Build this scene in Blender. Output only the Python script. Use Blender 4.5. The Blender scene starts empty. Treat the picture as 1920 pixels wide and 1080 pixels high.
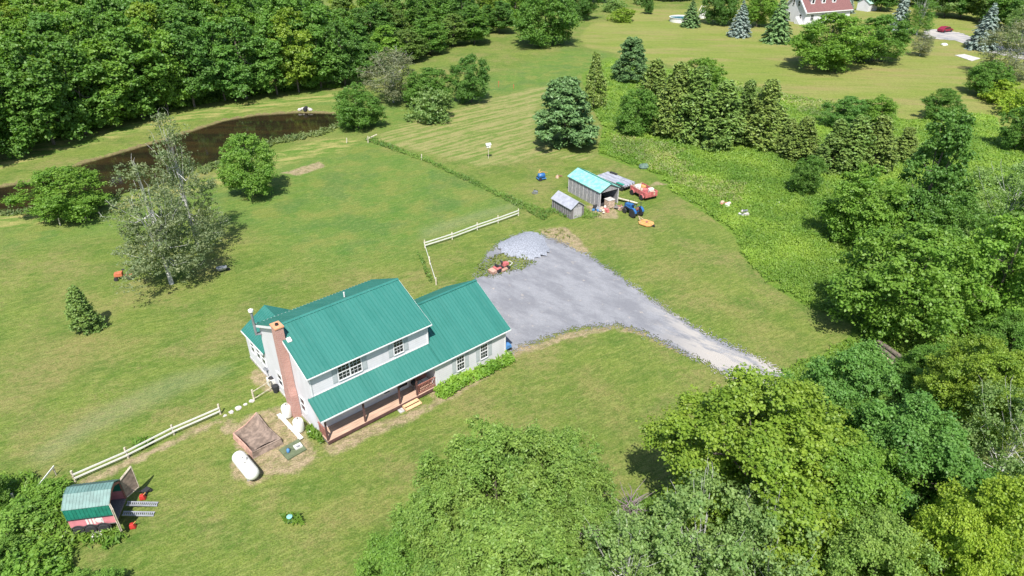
import bpy, math, random
import numpy as np
from mathutils import Vector, Matrix
R = math.radians
scene = bpy.context.scene
# ---------------------------------------------------------------- camera, sky, sun, exposure
FPX, PITCH, CAMH = 1280.0, R(30.79), 36.0
cam = bpy.data.objects.new('camera', bpy.data.cameras.new('camera'))
scene.collection.objects.link(cam)
cam.data.sensor_width = 36; cam.data.lens = 36*FPX/1920
cam.location = (0, 0, CAMH); cam.rotation_euler = (math.pi/2-PITCH, 0, 0)
cam.data.clip_start = .5; cam.data.clip_end = 5000
scene.camera = cam
SUN_EL, SHADOW_AZ = R(57), R(3)          # shadows fall away from the camera, 3 degrees to the right
world = bpy.data.worlds.new('World'); scene.world = world; world.use_nodes = True
wn = world.node_tree; bg = wn.nodes['Background']
sky = wn.nodes.new('ShaderNodeTexSky'); sky.sky_type = 'NISHITA'; sky.sun_disc = False
sky.sun_elevation = SUN_EL; sky.sun_rotation = math.pi+SHADOW_AZ
wn.links.new(sky.outputs[0], bg.inputs[0]); bg.inputs[1].default_value = .115
sl = bpy.data.lights.new('sun', 'SUN'); sl.energy = 4.9; sl.angle = R(.6); sl.color = (1, .96, .9)
so = bpy.data.objects.new('sun', sl); scene.collection.objects.link(so)
sd_ = Vector((math.sin(SHADOW_AZ)*math.cos(SUN_EL), math.cos(SHADOW_AZ)*math.cos(SUN_EL), -math.sin(SUN_EL)))
so.rotation_euler = sd_.to_track_quat('-Z', 'Y').to_euler(); so.location = (0, 0, 80)
scene.view_settings.view_transform = 'Standard'; scene.view_settings.look = 'None'
scene.view_settings.exposure = .76; scene.view_settings.gamma = 1
# ---------------------------------------------------------------- measuring helpers
FW = np.array([0, math.cos(PITCH), -math.sin(PITCH)]); UP = np.array([0, math.sin(PITCH), math.cos(PITCH)]); RT = np.array([1., 0, 0])
def ray(x, y): return FW+RT*(x-960)/FPX+UP*(540-y)/FPX
def g(x, y, z=0.):                       # where the sight line through a photograph point meets height z
    d = ray(x, y); p = np.array([0, 0, CAMH])+d*((z-CAMH)/d[2]); return p
def height_at(x, yb, yt):
    b = g(x, yb); D = math.hypot(b[0], b[1]); d = ray(x, yt); return CAMH+d[2]/math.hypot(d[0], d[1])*D
def pxm(x, y, z=0.):
    p = g(x, y, z)-np.array([0, 0, CAMH]); return FPX/(p@FW)
# ---------------------------------------------------------------- object helpers
COL = scene.collection
def tag(o, label=None, cat=None, group=None, kind=None):
    if label: o['label'] = label
    if cat: o['category'] = cat
    if group: o['group'] = group
    if kind: o['kind'] = kind
    return o
def empty(name, loc, rz=0, label=None, cat=None, group=None):
    o = bpy.data.objects.new(name, None); COL.objects.link(o); o.empty_display_size = .3
    o.location = loc; o.rotation_euler = (0, 0, rz); return tag(o, label, cat, group)
def link(name, me, parent=None):
    o = bpy.data.objects.new(name, me); COL.objects.link(o)
    if parent: o.parent = parent
    return o
class MB:
    def __init__(s): s.v = []; s.f = []; s.M = None
    def add(s, vs, fs):
        n = len(s.v)
        if s.M is not None: vs = [tuple(s.M @ Vector(v)) for v in vs]
        s.v += [tuple(map(float, v)) for v in vs]; s.f += [tuple(i+n for i in f) for f in fs]; return s
    def box(s, x0, x1, y0, y1, z0, z1):
        return s.add([(x0,y0,z0),(x1,y0,z0),(x1,y1,z0),(x0,y1,z0),(x0,y0,z1),(x1,y0,z1),(x1,y1,z1),(x0,y1,z1)],
                     [(0,3,2,1),(4,5,6,7),(0,1,5,4),(1,2,6,5),(2,3,7,6),(3,0,4,7)])
    def hexa(s, a): return s.add(a, [(0,3,2,1),(4,5,6,7),(0,1,5,4),(1,2,6,5),(2,3,7,6),(3,0,4,7)])
    def prism(s, poly, a, b, axis='x'):   # polygon extruded from a to b along an axis
        f = {'x': lambda p, t: (t, p[0], p[1]), 'y': lambda p, t: (p[0], t, p[1]), 'z': lambda p, t: (p[0], p[1], t)}[axis]
        n = len(poly); vs = [f(p, a) for p in poly]+[f(p, b) for p in poly]
        return s.add(vs, [tuple(range(n))[::-1], tuple(range(n, 2*n))]+[(i, (i+1) % n, n+(i+1) % n, n+i) for i in range(n)])
    def tube(s, pts, r, n=6, caps=True):
        pts = [Vector(p) for p in pts]; rs = r if isinstance(r, (list, tuple)) else [r]*len(pts); vs = []; fs = []
        for i, p in enumerate(pts):
            d = (pts[min(i+1, len(pts)-1)]-pts[max(i-1, 0)]); d = d.normalized() if d.length > 1e-6 else Vector((0, 0, 1))
            a = d.cross(Vector((0, 0, 1)) if abs(d.z) < .9 else Vector((1, 0, 0))).normalized(); b = d.cross(a)
            for k in range(n):
                t = 2*math.pi*k/n; vs.append(tuple(p+(a*math.cos(t)+b*math.sin(t))*rs[i]))
        for i in range(len(pts)-1):
            for k in range(n): fs.append((i*n+k, i*n+(k+1) % n, (i+1)*n+(k+1) % n, (i+1)*n+k))
        if caps: fs += [tuple(range(n))[::-1], tuple((len(pts)-1)*n+k for k in range(n))]
        return s.add(vs, fs)
    def bar(s, p, q, w, h):               # a plank from p to q, w thick across, h high
        p, q = Vector(p), Vector(q); d = (q-p).normalized(); a = Vector((-d.y, d.x, 0)).normalized()*w/2; u = d.cross(a).normalized()*h/2
        if u.z < 0: u = -u
        return s.hexa([p-a-u, p+a-u, q+a-u, q-a-u, p-a+u, p+a+u, q+a+u, q-a+u])
    def lathe(s, prof, n=16, c=(0, 0, 0), axis='z'):
        vs = []; fs = []
        for r, z in prof:
            for k in range(n):
                t = 2*math.pi*k/n; x, y = r*math.cos(t), r*math.sin(t)
                vs.append({'z': (c[0]+x, c[1]+y, c[2]+z), 'x': (c[0]+z, c[1]+x, c[2]+y), 'y': (c[0]+x, c[1]+z, c[2]+y)}[axis])
        for i in range(len(prof)-1):
            for k in range(n): fs.append((i*n+k, i*n+(k+1) % n, (i+1)*n+(k+1) % n, (i+1)*n+k))
        fs += [tuple(range(n))[::-1], tuple((len(prof)-1)*n+k for k in range(n))]
        return s.add(vs, fs)
    def build(s, name, mat, parent=None, smooth=False, bevel=0):
        me = bpy.data.meshes.new(name); me.from_pydata(s.v, [], s.f); me.materials.append(mat)
        if smooth: me.polygons.foreach_set('use_smooth', [True]*len(me.polygons))
        o = link(name, me, parent)
        if bevel:
            b = o.modifiers.new('bevel', 'BEVEL'); b.width = bevel; b.segments = 2
        return o
def np_mesh(name, V, F, mat, attrs=None, smooth=False, k=4):
    me = bpy.data.meshes.new(name); nf = len(F)
    me.vertices.add(len(V)); me.vertices.foreach_set('co', np.asarray(V, np.float32).ravel())
    me.loops.add(nf*k); me.loops.foreach_set('vertex_index', np.asarray(F, np.int32).ravel())
    me.polygons.add(nf); me.polygons.foreach_set('loop_start', np.arange(0, nf*k, k, dtype=np.int32))
    if smooth: me.polygons.foreach_set('use_smooth', np.ones(nf, bool))
    for nme, dom, dat in (attrs or []):
        a = me.attributes.new(nme, 'FLOAT', dom); a.data.foreach_set('value', np.asarray(dat, np.float32))
    me.materials.append(mat); me.update(calc_edges=True); return me
# ---------------------------------------------------------------- material helpers
class NG:
    def __init__(s, name):
        s.m = bpy.data.materials.new(name); s.m.use_nodes = True; s.t = s.m.node_tree; s.b = s.t.nodes['Principled BSDF']; s.geo = None
    def n(s, typ, **kw):
        x = s.t.nodes.new(typ)
        for k, v in kw.items(): setattr(x, k, v)
        return x
    def lk(s, a, b): s.t.links.new(a, b)
    def pos(s):
        if s.geo is None: s.geo = s.n('ShaderNodeNewGeometry').outputs['Position']
        return s.geo
    def oc(s): return s.n('ShaderNodeTexCoord').outputs['Object']
    def noise(s, scale, detail=3, rough=.55, vec=None, stretch=None, rot=0):
        t = s.n('ShaderNodeTexNoise'); t.inputs['Scale'].default_value = scale; t.inputs['Detail'].default_value = detail; t.inputs['Roughness'].default_value = rough
        v = vec or s.pos()
        if stretch or rot:
            mp = s.n('ShaderNodeMapping', vector_type='POINT'); r = s.n('ShaderNodeVectorRotate', rotation_type='Z_AXIS')
            r.inputs['Angle'].default_value = -rot; s.lk(v, r.inputs['Vector']); s.lk(r.outputs[0], mp.inputs['Vector'])
            mp.inputs['Scale'].default_value = stretch or (1, 1, 1); v = mp.outputs[0]
        s.lk(v, t.inputs['Vector']); return t.outputs['Fac']
    def attr(s, name): return s.n('ShaderNodeAttribute', attribute_name=name).outputs['Fac']
    def math(s, op, a, b=None, c=None, clamp=False):
        m = s.n('ShaderNodeMath', operation=op, use_clamp=clamp)
        for i, v in enumerate((a, b, c)):
            if v is None: continue
            if isinstance(v, (int, float)): m.inputs[i].default_value = v
            else: s.lk(v, m.inputs[i])
        return m.outputs[0]
    def rng(s, v, a, b, c=0., d=1., smooth=True):
        m = s.n('ShaderNodeMapRange', interpolation_type='SMOOTHSTEP' if smooth else 'LINEAR')
        for i, x in zip((1, 2, 3, 4), (a, b, c, d)): m.inputs[i].default_value = x
        s.lk(v, m.inputs[0]); return m.outputs[0]
    def mix(s, f, a, b, mode='MIX'):
        m = s.n('ShaderNodeMix', data_type='RGBA', blend_type=mode)
        for i, v in ((0, f), (6, a), (7, b)):
            if isinstance(v, (int, float)): m.inputs[i].default_value = v
            elif isinstance(v, tuple): m.inputs[i].default_value = (*v, 1)
            else: s.lk(v, m.inputs[i])
        return m.outputs[2]
    def bump(s, h, strength=.5, dist=.05):
        b = s.n('ShaderNodeBump'); b.inputs['Strength'].default_value = strength; b.inputs['Distance'].default_value = dist
        s.lk(h, b.inputs['Height']); s.lk(b.outputs[0], s.b.inputs['Normal'])
    def done(s, col=None, rough=.8, metal=0., spec=None):
        if col is not None:
            if isinstance(col, tuple): s.b.inputs['Base Color'].default_value = (*col, 1)
            else: s.lk(col, s.b.inputs['Base Color'])
        s.b.inputs['Roughness'].default_value = rough; s.b.inputs['Metallic'].default_value = metal
        if spec is not None: s.b.inputs['Specular IOR Level'].default_value = spec
        return s.m
def simple(name, c, rough=.7, metal=0., var=.18, scale=3., c2=None, stretch=None, spec=None):
    m = NG(name); oc = m.oc()
    f = m.noise(scale, 4, .6, vec=oc, stretch=stretch)
    f = m.rng(f, .35, .65)
    c2 = c2 or tuple(x*(1-var) for x in c); hi = tuple(min(1, x*(1+var*.5)) for x in c)
    return m.done(m.mix(f, hi, c2), rough, metal, spec)
# ---------------------------------------------------------------- polygons in photograph points -> ground
def gp(poly): return np.array([g(x, y)[:2] for x, y in poly])
def sdist(P, poly):                      # signed distance, positive inside
    P = np.asarray(P, float); d2 = np.full(len(P), 1e9); ins = np.zeros(len(P), bool); n = len(poly)
    for i in range(n):
        a, b = poly[i], poly[(i+1) % n]; e = b-a; w = P-a
        t = np.clip((w@e)/(e@e+1e-9), 0, 1); d = w-t[:, None]*e; d2 = np.minimum(d2, (d**2).sum(1))
        c = ((a[1] > P[:, 1]) != (b[1] > P[:, 1]))
        with np.errstate(divide='ignore', invalid='ignore'):
            xi = (b[0]-a[0])*(P[:, 1]-a[1])/(b[1]-a[1]+1e-12)+a[0]
        ins ^= c & (P[:, 0] < xi)
    d = np.sqrt(d2); return np.where(ins, d, -d)
rs0 = np.random.RandomState(5)
_g = rs0.rand(64, 64)
def vnoise(P, s):                        # cheap value noise on the ground
    q = np.asarray(P)*s; i = np.floor(q).astype(int); f = q-i; f = f*f*(3-2*f)
    a = _g[i[:, 0] % 64, i[:, 1] % 64]; b = _g[(i[:, 0]+1) % 64, i[:, 1] % 64]; c = _g[i[:, 0] % 64, (i[:, 1]+1) % 64]; d = _g[(i[:, 0]+1) % 64, (i[:, 1]+1) % 64]
    return (a*(1-f[:, 0])+b*f[:, 0])*(1-f[:, 1])+(c*(1-f[:, 0])+d*f[:, 0])*f[:, 1]
def fnoise(P, s): return vnoise(P, s)*.5+vnoise(np.asarray(P)+17, s*2.1)*.3+vnoise(np.asarray(P)+31, s*4.3)*.2
POND = [(-60,350),(0,346),(60,335),(150,303),(220,283),(300,260),(370,238),(420,222),(480,212),(560,207),(632,209),(640,222),(615,240),(560,252),(520,262),(450,285),(400,300),(370,312),(330,335),(230,360),(190,378),(130,388),(60,394),(-60,402)]
MEADOW = [(1130,235),(1120,290),(1180,312),(1225,325),(1262,362),(1330,405),(1375,440),(1390,478),(1440,530),(1500,570),(1560,590),(1600,612),(1585,645),(1530,672),(1462,698),(1500,760),(1700,760),(2100,700),(2100,300),(1890,262),(1860,215),(1800,205),(1700,225),(1590,195),(1500,180),(1400,160),(1330,135),(1250,128),(1140,105),(1090,140),(1100,190)]
FARL = [(1095,55),(1200,14),(1290,10),(1400,-10),(1700,-10),(2200,20),(2200,330),(1900,262),(1860,215),(1800,215),(1700,225),(1590,195),(1500,180),(1400,160),(1330,135),(1250,120),(1150,98),(1080,85)]
HAY = [(690,262),(740,236),(820,214),(900,190),(1000,165),(1060,160),(1010,200),(1000,260),(1050,285),(1115,290),(1100,303),(1020,292),(960,305),(900,312),(840,295),(780,282),(730,275)]
LUSH = [(430,330),(560,290),(690,262),(800,300),(900,345),(975,385),(960,400),(880,425),(795,455),(760,480),(640,500),(520,470),(470,430),(380,420),(200,440),(0,470),(0,400),(130,415),(300,370)]
LUSH2 = [(560,160),(700,200),(900,150),(1060,90),(1150,100),(1100,150),(1000,168),(900,190),(760,236),(640,260),(600,240),(640,215),(560,190)]
STRAW1 = [(-60,315),(100,262),(230,235),(330,215),(420,200),(520,185),(640,172),(640,190),(540,197),(430,215),(330,232),(200,262),(100,290),(-60,335)]
STRAW2 = [(340,345),(430,325),(520,285),(600,262),(680,258),(640,285),(560,300),(480,330),(400,350),(250,395),(0,430),(-60,440),(-60,402),(60,394),(200,380)]
DIRTS = [[(436,800),(475,775),(520,765),(560,795),(585,835),(595,862),(560,885),(500,892),(462,870),(440,830)], [(430,870),(450,850),(490,905),(470,910),(440,895)],
         [(600,838),(690,800),(790,765),(800,775),(710,815),(625,852)], [(800,735),(830,720),(850,745),(820,752)],
         [(130,910),(240,862),(412,785),(412,792),(245,872),(150,915)], [(412,795),(430,790),(440,806),(420,812)],
         [(1010,430),(1060,425),(1085,445),(1110,480),(1075,470),(1030,450)], [(1100,385),(1150,385),(1160,410),(1110,408)],
         [(960,640),(1000,650),(1060,625),(1150,610),(1200,620),(1290,668),(1200,628),(1150,618),(1060,635),(1000,660),(960,665)], [(880,688),(940,668),(975,665),(900,715),(830,755),(790,775),(820,740)],
         [(528,325),(600,303),(610,312),(560,330)], [(1228,100+240),(1250,345),(1215,350)], [(60,995),(110,985),(120,1010),(80,1030)],
         [(540,700),(480,690),(470,715),(520,740)]]
WORN = [[(60,850),(170,775),(330,700),(425,682),(428,700),(340,735),(180,810),(80,870)], [(790,450),(975,388),(975,378),(900,395),(790,430)]]
TANS = [[(1040,690),(1120,680),(1260,830),(1240,870),(1180,860),(1100,770)], [(1180,480),(1250,470),(1420,590),(1520,630),(1460,660),(1330,590)], [(20,650),(200,600),(300,640),(180,700),(40,770)], [(640,900),(720,890),(740,980),(660,1030),(560,1060),(560,960)],
        [(300,860),(400,800),(440,830),(380,900),(300,920)], [(560,320),(700,290),(740,310),(640,350)], [(860,600),(1000,650),(960,720),(860,740)], [(520,560),(700,500),(760,520),(600,590)], [(1080,420),(1200,430),(1240,480),(1120,460)], [(1250,130),(1500,190),(1700,160),(1820,200),(1600,190),(1400,150)], [(100,520),(240,560),(200,600),(60,560)]]
# ---------------------------------------------------------------- ground: one sheet
def grid_axis(lo, hi, step, far, grow=1.35):
    a = list(np.arange(lo, hi, step)); s = step; x = a[-1]
    while x < far: s *= grow; x += s; a.append(x)
    s = step; x = a[0]; b = []
    while x > -far: s *= grow; x -= s; b.append(x)
    return np.array(b[::-1]+a)
gx = grid_axis(-95, 95, .6, 2500); gy = grid_axis(12, 150, .55, 2500)
X, Y = np.meshgrid(gx, gy); P2 = np.stack([X.ravel(), Y.ravel()], 1)
pond = gp(POND); s_p = sdist(P2, pond)
Zg = -1.1*np.clip((s_p+.6)/2.2, 0, 1)**1.2
s_m = sdist(P2, gp(MEADOW)); s_f = sdist(P2, gp(FARL))
Zg += np.clip(s_m/2, 0, 1)*(fnoise(P2, .5)-.35)*.25*(s_f < 0)
near = (P2[:, 0]**2+(P2[:, 1]-60)**2) < 300**2
Zg += np.where((s_p < -1) & (s_m < 0), (fnoise(P2, .12)-.5)*.10, 0)
Zg = np.where(near, Zg, 0)
def cl(d): return np.clip(d, -4, 4)/4
dirt = np.max([sdist(P2, gp(p)) for p in DIRTS], 0); worn = np.max([sdist(P2, gp(p)) for p in WORN], 0); tan_ = np.max([sdist(P2, gp(p)) for p in TANS], 0)
att = [('pond', 'POINT', cl(s_p)), ('meadow', 'POINT', cl(s_m)), ('farl', 'POINT', cl(s_f)), ('hay', 'POINT', cl(sdist(P2, gp(HAY)))),
       ('lush', 'POINT', cl(np.maximum(sdist(P2, gp(LUSH)), sdist(P2, gp(LUSH2))))), ('straw', 'POINT', cl(np.maximum(sdist(P2, gp(STRAW1)), sdist(P2, gp(STRAW2))))),
       ('dirt', 'POINT', cl(dirt)), ('worn', 'POINT', cl(worn)), ('tan', 'POINT', cl(tan_))]
ny, nx = X.shape; idx = np.arange(nx*ny).reshape(ny, nx)
Fq = np.stack([idx[:-1, :-1].ravel(), idx[:-1, 1:].ravel(), idx[1:, 1:].ravel(), idx[1:, :-1].ravel()], 1)
m = NG('ground_grass')
nb = m.noise(.09, 3, .6); nm = m.noise(.45, 4, .65); nf = m.noise(2.2, 4, .7); nff = m.noise(9, 2, .7)
st = m.noise(1.0, 4, .6, stretch=(.12, 1.1, 1), rot=R(38)); st2 = m.noise(1.2, 3, .6, stretch=(.1, 1.3, 1), rot=R(12))
edge = m.math('MULTIPLY', m.math('SUBTRACT', m.noise(.8, 5, .7), .5), .5)
def region(name, w=.06, amp=1.0):
    return m.rng(m.math('ADD', m.attr(name), m.math('MULTIPLY', edge, amp)), -w, w)
A, B, C_, D_ = (.132, .198, .031), (.196, .244, .048), (.290, .240, .098), (.072, .150, .020)
c = m.mix(m.rng(nb, .30, .68), A, B)
c = m.mix(m.math('MULTIPLY', m.rng(m.noise(.22, 5, .6), .44, .68), .8), c, D_)
c = m.mix(m.math('MULTIPLY', m.rng(m.math('ADD', m.math('MULTIPLY', nf, .30), m.math('MULTIPLY', m.noise(.16, 5, .6), .70)), .45, .62), .75), c, C_)
c = m.mix(m.math('MULTIPLY', m.rng(st, .44, .64), .5), c, (.215, .240, .06))
c = m.mix(m.math('MULTIPLY', m.rng(st2, .45, .68), .35), c, (.075, .145, .022))
c = m.mix(m.math('MULTIPLY', m.rng(m.math('ADD', m.attr('tan'), m.math('MULTIPLY', m.math('SUBTRACT', m.noise(.28, 5, .65), .5), 2.6)), -.35, .9), m.rng(m.noise(1.5, 5, .75), .25, .7, .25, .85)), c, (.275, .235, .085))
c = m.mix(m.math('MULTIPLY', m.rng(m.noise(1.3, 5, .75), .48, .62), .40), c, (.075, .145, .018))
lush = m.mix(m.rng(nm, .35, .65), (.088, .195, .028), (.145, .225, .042))
lush = m.mix(m.math('MULTIPLY', m.rng(m.noise(.22, 5, .65), .46, .62), .7), lush, (.24, .25, .06))
lush = m.mix(m.math('MULTIPLY', m.rng(st, .45, .7), .35), lush, (.070, .165, .045))
lush = m.mix(m.math('MULTIPLY', m.rng(m.noise(.15, 4, .6), .50, .62), .5), lush, (.060, .150, .042))
c = m.mix(m.math('MULTIPLY', region('lush', .8), .8), c, lush)
farc = m.mix(m.rng(m.noise(.06, 4, .6, stretch=(.5, 1.6, 1)), .38, .62), (.210, .262, .046), (.285, .285, .082))
farc = m.mix(m.math('MULTIPLY', m.rng(m.noise(.25, 3, .6, stretch=(.3, 2, 1)), .5, .7), .4), farc, (.12, .18, .03))
farc = m.mix(m.rng(m.noise(.12, 6, .7, stretch=(.35, 1.6, 1), rot=R(-8)), .46, .66), farc, (.31, .26, .10))
farc = m.mix(m.rng(m.noise(.5, 5, .75, stretch=(.25, 1.8, 1), rot=R(-8)), .50, .66, 0, .55), farc, (.135, .215, .03))
c = m.mix(region('farl', .2), c, farc)
mead = m.mix(m.rng(nm, .35, .65), (.100, .198, .020), (.160, .250, .034))
c = m.mix(m.math('MULTIPLY', region('meadow', .05, .5), m.math('SUBTRACT', 1., region('farl', .05, .3))), c, mead)
HAYANG = R(40)
wv = m.n('ShaderNodeTexWave', wave_type='BANDS', bands_direction='Y', wave_profile='SIN'); wv.inputs['Scale'].default_value = .26; wv.inputs['Distortion'].default_value = 5; wv.inputs['Detail'].default_value = 4; wv.inputs['Detail Scale'].default_value = .6
vr = m.n('ShaderNodeVectorRotate', rotation_type='Z_AXIS'); vr.inputs['Angle'].default_value = -HAYANG; m.lk(m.pos(), vr.inputs['Vector']); m.lk(vr.outputs[0], wv.inputs['Vector'])
hay = m.mix(m.rng(m.math('ADD', m.math('MULTIPLY', wv.outputs['Fac'], .07), m.math('ADD', m.math('MULTIPLY', m.noise(.9, 4, .6, stretch=(.09, 1, 1), rot=R(40)), .62), m.math('MULTIPLY', m.noise(.5, 5, .7), .38))), .44, .62), (.140, .215, .040), (.33, .30, .12))
hay = m.mix(m.math('MULTIPLY', m.rng(nf, .55, .7), .5), hay, (.33, .24, .13))
c = m.mix(region('hay', .3, 1.6), c, hay)
stw = m.mix(m.rng(m.noise(.5, 5, .7, stretch=(.4, 1.5, 1), rot=R(20)), .42, .6), (.115, .21, .030), (.38, .34, .12))
c = m.mix(region('straw', .25, 1.5), c, stw)
bank = m.mix(nf, (.25, .19, .10), (.16, .12, .06))
c = m.mix(m.rng(m.math('ADD', m.attr('pond'), m.math('MULTIPLY', edge, .9)), -.09, -.02), c, bank)
c = m.mix(m.rng(m.attr('pond'), 0, .1), c, (.06, .035, .015))
dc = m.mix(m.rng(m.noise(1.7, 5, .7), .4, .62), (.44, .33, .215), (.27, .215, .12))
c = m.mix(m.math('MULTIPLY', region('dirt', .07, .9), m.rng(m.noise(1.1, 4, .7), .30, .5, .6, 1)), c, dc)
c = m.mix(m.math('MULTIPLY', region('worn', .25, .3), .38), c, (.27, .28, .15))
c = m.mix(m.rng(nff, .3, .7), c, m.mix(.46, c, (0, 0, 0)))
c = m.mix(m.rng(m.noise(4.5, 4, .8, stretch=(.5, 1.5, 1), rot=R(38)), .38, .62), c, m.mix(.24, c, (.02, .05, 0)))
c = m.mix(m.math('MULTIPLY', m.rng(m.noise(5, 3, .7), .5, .7), .22), c, (.30, .33, .12))
sk = m.noise(2.3, 5, .75, stretch=(.42, 1.5, 1), rot=R(34))
c = m.mix(m.rng(sk, .50, .66, 0, .42), c, (.24, .27, .075)); c = m.mix(m.rng(sk, .34, .48, .38, 0), c, (.055, .115, .014))
m.bump(m.math('ADD', m.noise(14, 3, .7), m.math('MULTIPLY', nf, .8)), .55, .12)
GROUND = m.done(c, .9, spec=.15)
me = np_mesh('ground', np.stack([P2[:, 0], P2[:, 1], Zg], 1), Fq, GROUND, att, smooth=True)
tag(link('ground', me), kind='structure')
# ---------------------------------------------------------------- cut sheets with ragged edges (water, gravel)
def ragged(name, polys, z, cell, amp, mat, holes=(), zf=None, dith=0.):
    pl = [gp(p) for p in polys]; al = np.concatenate(pl); lo = al.min(0)-1; hi = al.max(0)+1
    xs = np.arange(lo[0], hi[0], cell); ys = np.arange(lo[1], hi[1], cell); XX, YY = np.meshgrid(xs, ys); P = np.stack([XX.ravel(), YY.ravel()], 1)
    cc = P+cell/2; s = np.max([sdist(cc, p) for p in pl], 0)
    for h in holes: s = np.minimum(s, np.maximum(-sdist(cc, gp(h)), -.42))
    s = s+(np.random.RandomState(7).rand(len(cc))**2*2-.66)*dith+(fnoise(cc, .9)-.5)*amp+(np.random.RandomState(3).rand(len(cc))-.5)*amp*.55+(vnoise(cc, 3.1)-.5)*amp*.5
    ny, nx = XX.shape; keep = (s.reshape(ny, nx) > 0)[:-1, :-1].ravel(); idx = np.arange(nx*ny).reshape(ny, nx)
    F = np.stack([idx[:-1, :-1].ravel(), idx[:-1, 1:].ravel(), idx[1:, 1:].ravel(), idx[1:, :-1].ravel()], 1)[keep]
    used, inv = np.unique(F, return_inverse=True); V = P[used]; F = inv.reshape(F.shape)
    zz = np.full(len(V), z) if zf is None else zf(V)
    me = np_mesh(name, np.column_stack([V, zz]), F, mat); return link(name, me)
m = NG('pond_water'); wc = m.mix(m.rng(m.noise(.35, 4, .6, stretch=(.3, 1.2, 1)), .35, .65), (.030, .021, .009), (.014, .012, .007))
m.bump(m.noise(2.2, 3, .6, stretch=(.5, 1.4, 1)), .12, .03); WATER = m.done(wc, .07, spec=.6)
big = [g(x, y)[:2] for x, y in POND]
wob = np_mesh('water', *(lambda p: (np.column_stack([p, np.full(len(p), -.38)]), [list(range(len(p)))]))(np.array(big)), WATER, k=len(big))
tag(link('pond_water', wob), kind='structure')
m = NG('gravel'); gb = m.noise(.45, 6, .7, stretch=(.55, 1.1, 1), rot=R(-42)); gf = m.noise(9, 3, .8)
gc = m.mix(m.rng(gb, .36, .64), (.190, .193, .208), (.270, .274, .288)); gc = m.mix(m.rng(gf, .35, .65), gc, m.mix(.30, gc, (.10, .105, .12)))
sx = m.n('ShaderNodeSeparateXYZ'); m.lk(m.pos(), sx.inputs[0])
gc = m.mix(m.math('MULTIPLY', m.rng(sx.outputs[0], 12, 18), m.rng(m.noise(.6, 4, .7, stretch=(.3, 1.2, 1), rot=R(-42)), .42, .55)), gc, (.37, .345, .315))
gc = m.mix(m.math('MULTIPLY', m.rng(m.noise(1.3, 5, .75), .60, .70), .6), gc, (.42, .36, .30))
m.bump(m.noise(25, 2, .8), .8, .05); GRAVEL = m.done(gc, .95, spec=.2)
DRIVE = [(885,532),(900,510),(925,520),(905,498),(918,474),(945,455),(985,436),(1012,440),(1060,460),(1100,480),(1140,505),(1200,545),(1260,590),(1330,630),(1400,664),(1446,688),(1475,706),(1560,760),(1500,800),(1405,727),(1375,710),(1320,680),(1250,645),(1190,618),(1150,609),(1090,613),(1040,627),(1000,642),(975,650),(955,668),(930,660),(900,600)]
HOLE = [(890,500),(915,485),(945,474),(985,482),(1002,492),(985,503),(955,510),(925,516),(895,520)]
dr = ragged('gravel_driveway', [DRIVE], .03, .085, .8, GRAVEL, [HOLE], zf=lambda V: .075+(fnoise(V, .12)-.5)*.02, dith=.45)
tag(dr, kind='structure')
fd = ragged('far_driveway', [[(1730,72),(1790,76),(1850,97),(1930,114),(1990,120),(1990,104),(1920,98),(1860,82),(1800,62),(1765,54),(1735,56)]], .06, .5, .8, GRAVEL); tag(fd, kind='structure')
# ---------------------------------------------------------------- leaves
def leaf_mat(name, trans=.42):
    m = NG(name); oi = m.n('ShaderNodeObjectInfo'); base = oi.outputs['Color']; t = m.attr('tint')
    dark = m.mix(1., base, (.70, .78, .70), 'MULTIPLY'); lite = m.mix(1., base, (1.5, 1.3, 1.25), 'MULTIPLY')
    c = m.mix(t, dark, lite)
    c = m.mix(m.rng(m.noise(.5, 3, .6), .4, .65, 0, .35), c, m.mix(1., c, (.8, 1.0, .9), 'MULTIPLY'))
    m.done(c, .5, spec=.35)
    tr = m.n('ShaderNodeBsdfTranslucent'); m.lk(m.mix(1., c, (1.25, 1.35, .5), 'MULTIPLY'), tr.inputs['Color'])
    ms = m.n('ShaderNodeMixShader'); ms.inputs[0].default_value = trans
    m.lk(m.b.outputs[0], ms.inputs[1]); m.lk(tr.outputs[0], ms.inputs[2]); m.lk(ms.outputs[0], m.t.nodes['Material Output'].inputs['Surface']); return m.m
LEAF = leaf_mat('leaf'); NEEDLE = leaf_mat('needle', .12)
BARK = simple('bark', (.14, .115, .09), .9, var=.4, scale=6); PALEBARK = simple('pale_bark', (.46, .45, .42), .8, var=.35, scale=5)
def unit(v): return v/(np.linalg.norm(v, axis=1)[:, None]+1e-9)
def quads(P, N, s, rs, aspect=1., along=None):
    n = len(P); N = unit(N); t = rs.normal(size=(n, 3)) if along is None else along
    t = unit(t-N*(t*N).sum(1)[:, None]); b = np.cross(N, t); s = np.broadcast_to(s, n)[:, None]
    t = t*s*aspect*.5; b = b*s*.5
    V = np.stack([P-t, P+b*.9-t*.1, P+t, P-b*.9-t*.1], 1).reshape(-1, 3); F = np.arange(4*n).reshape(n, 4); return V, F
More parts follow.
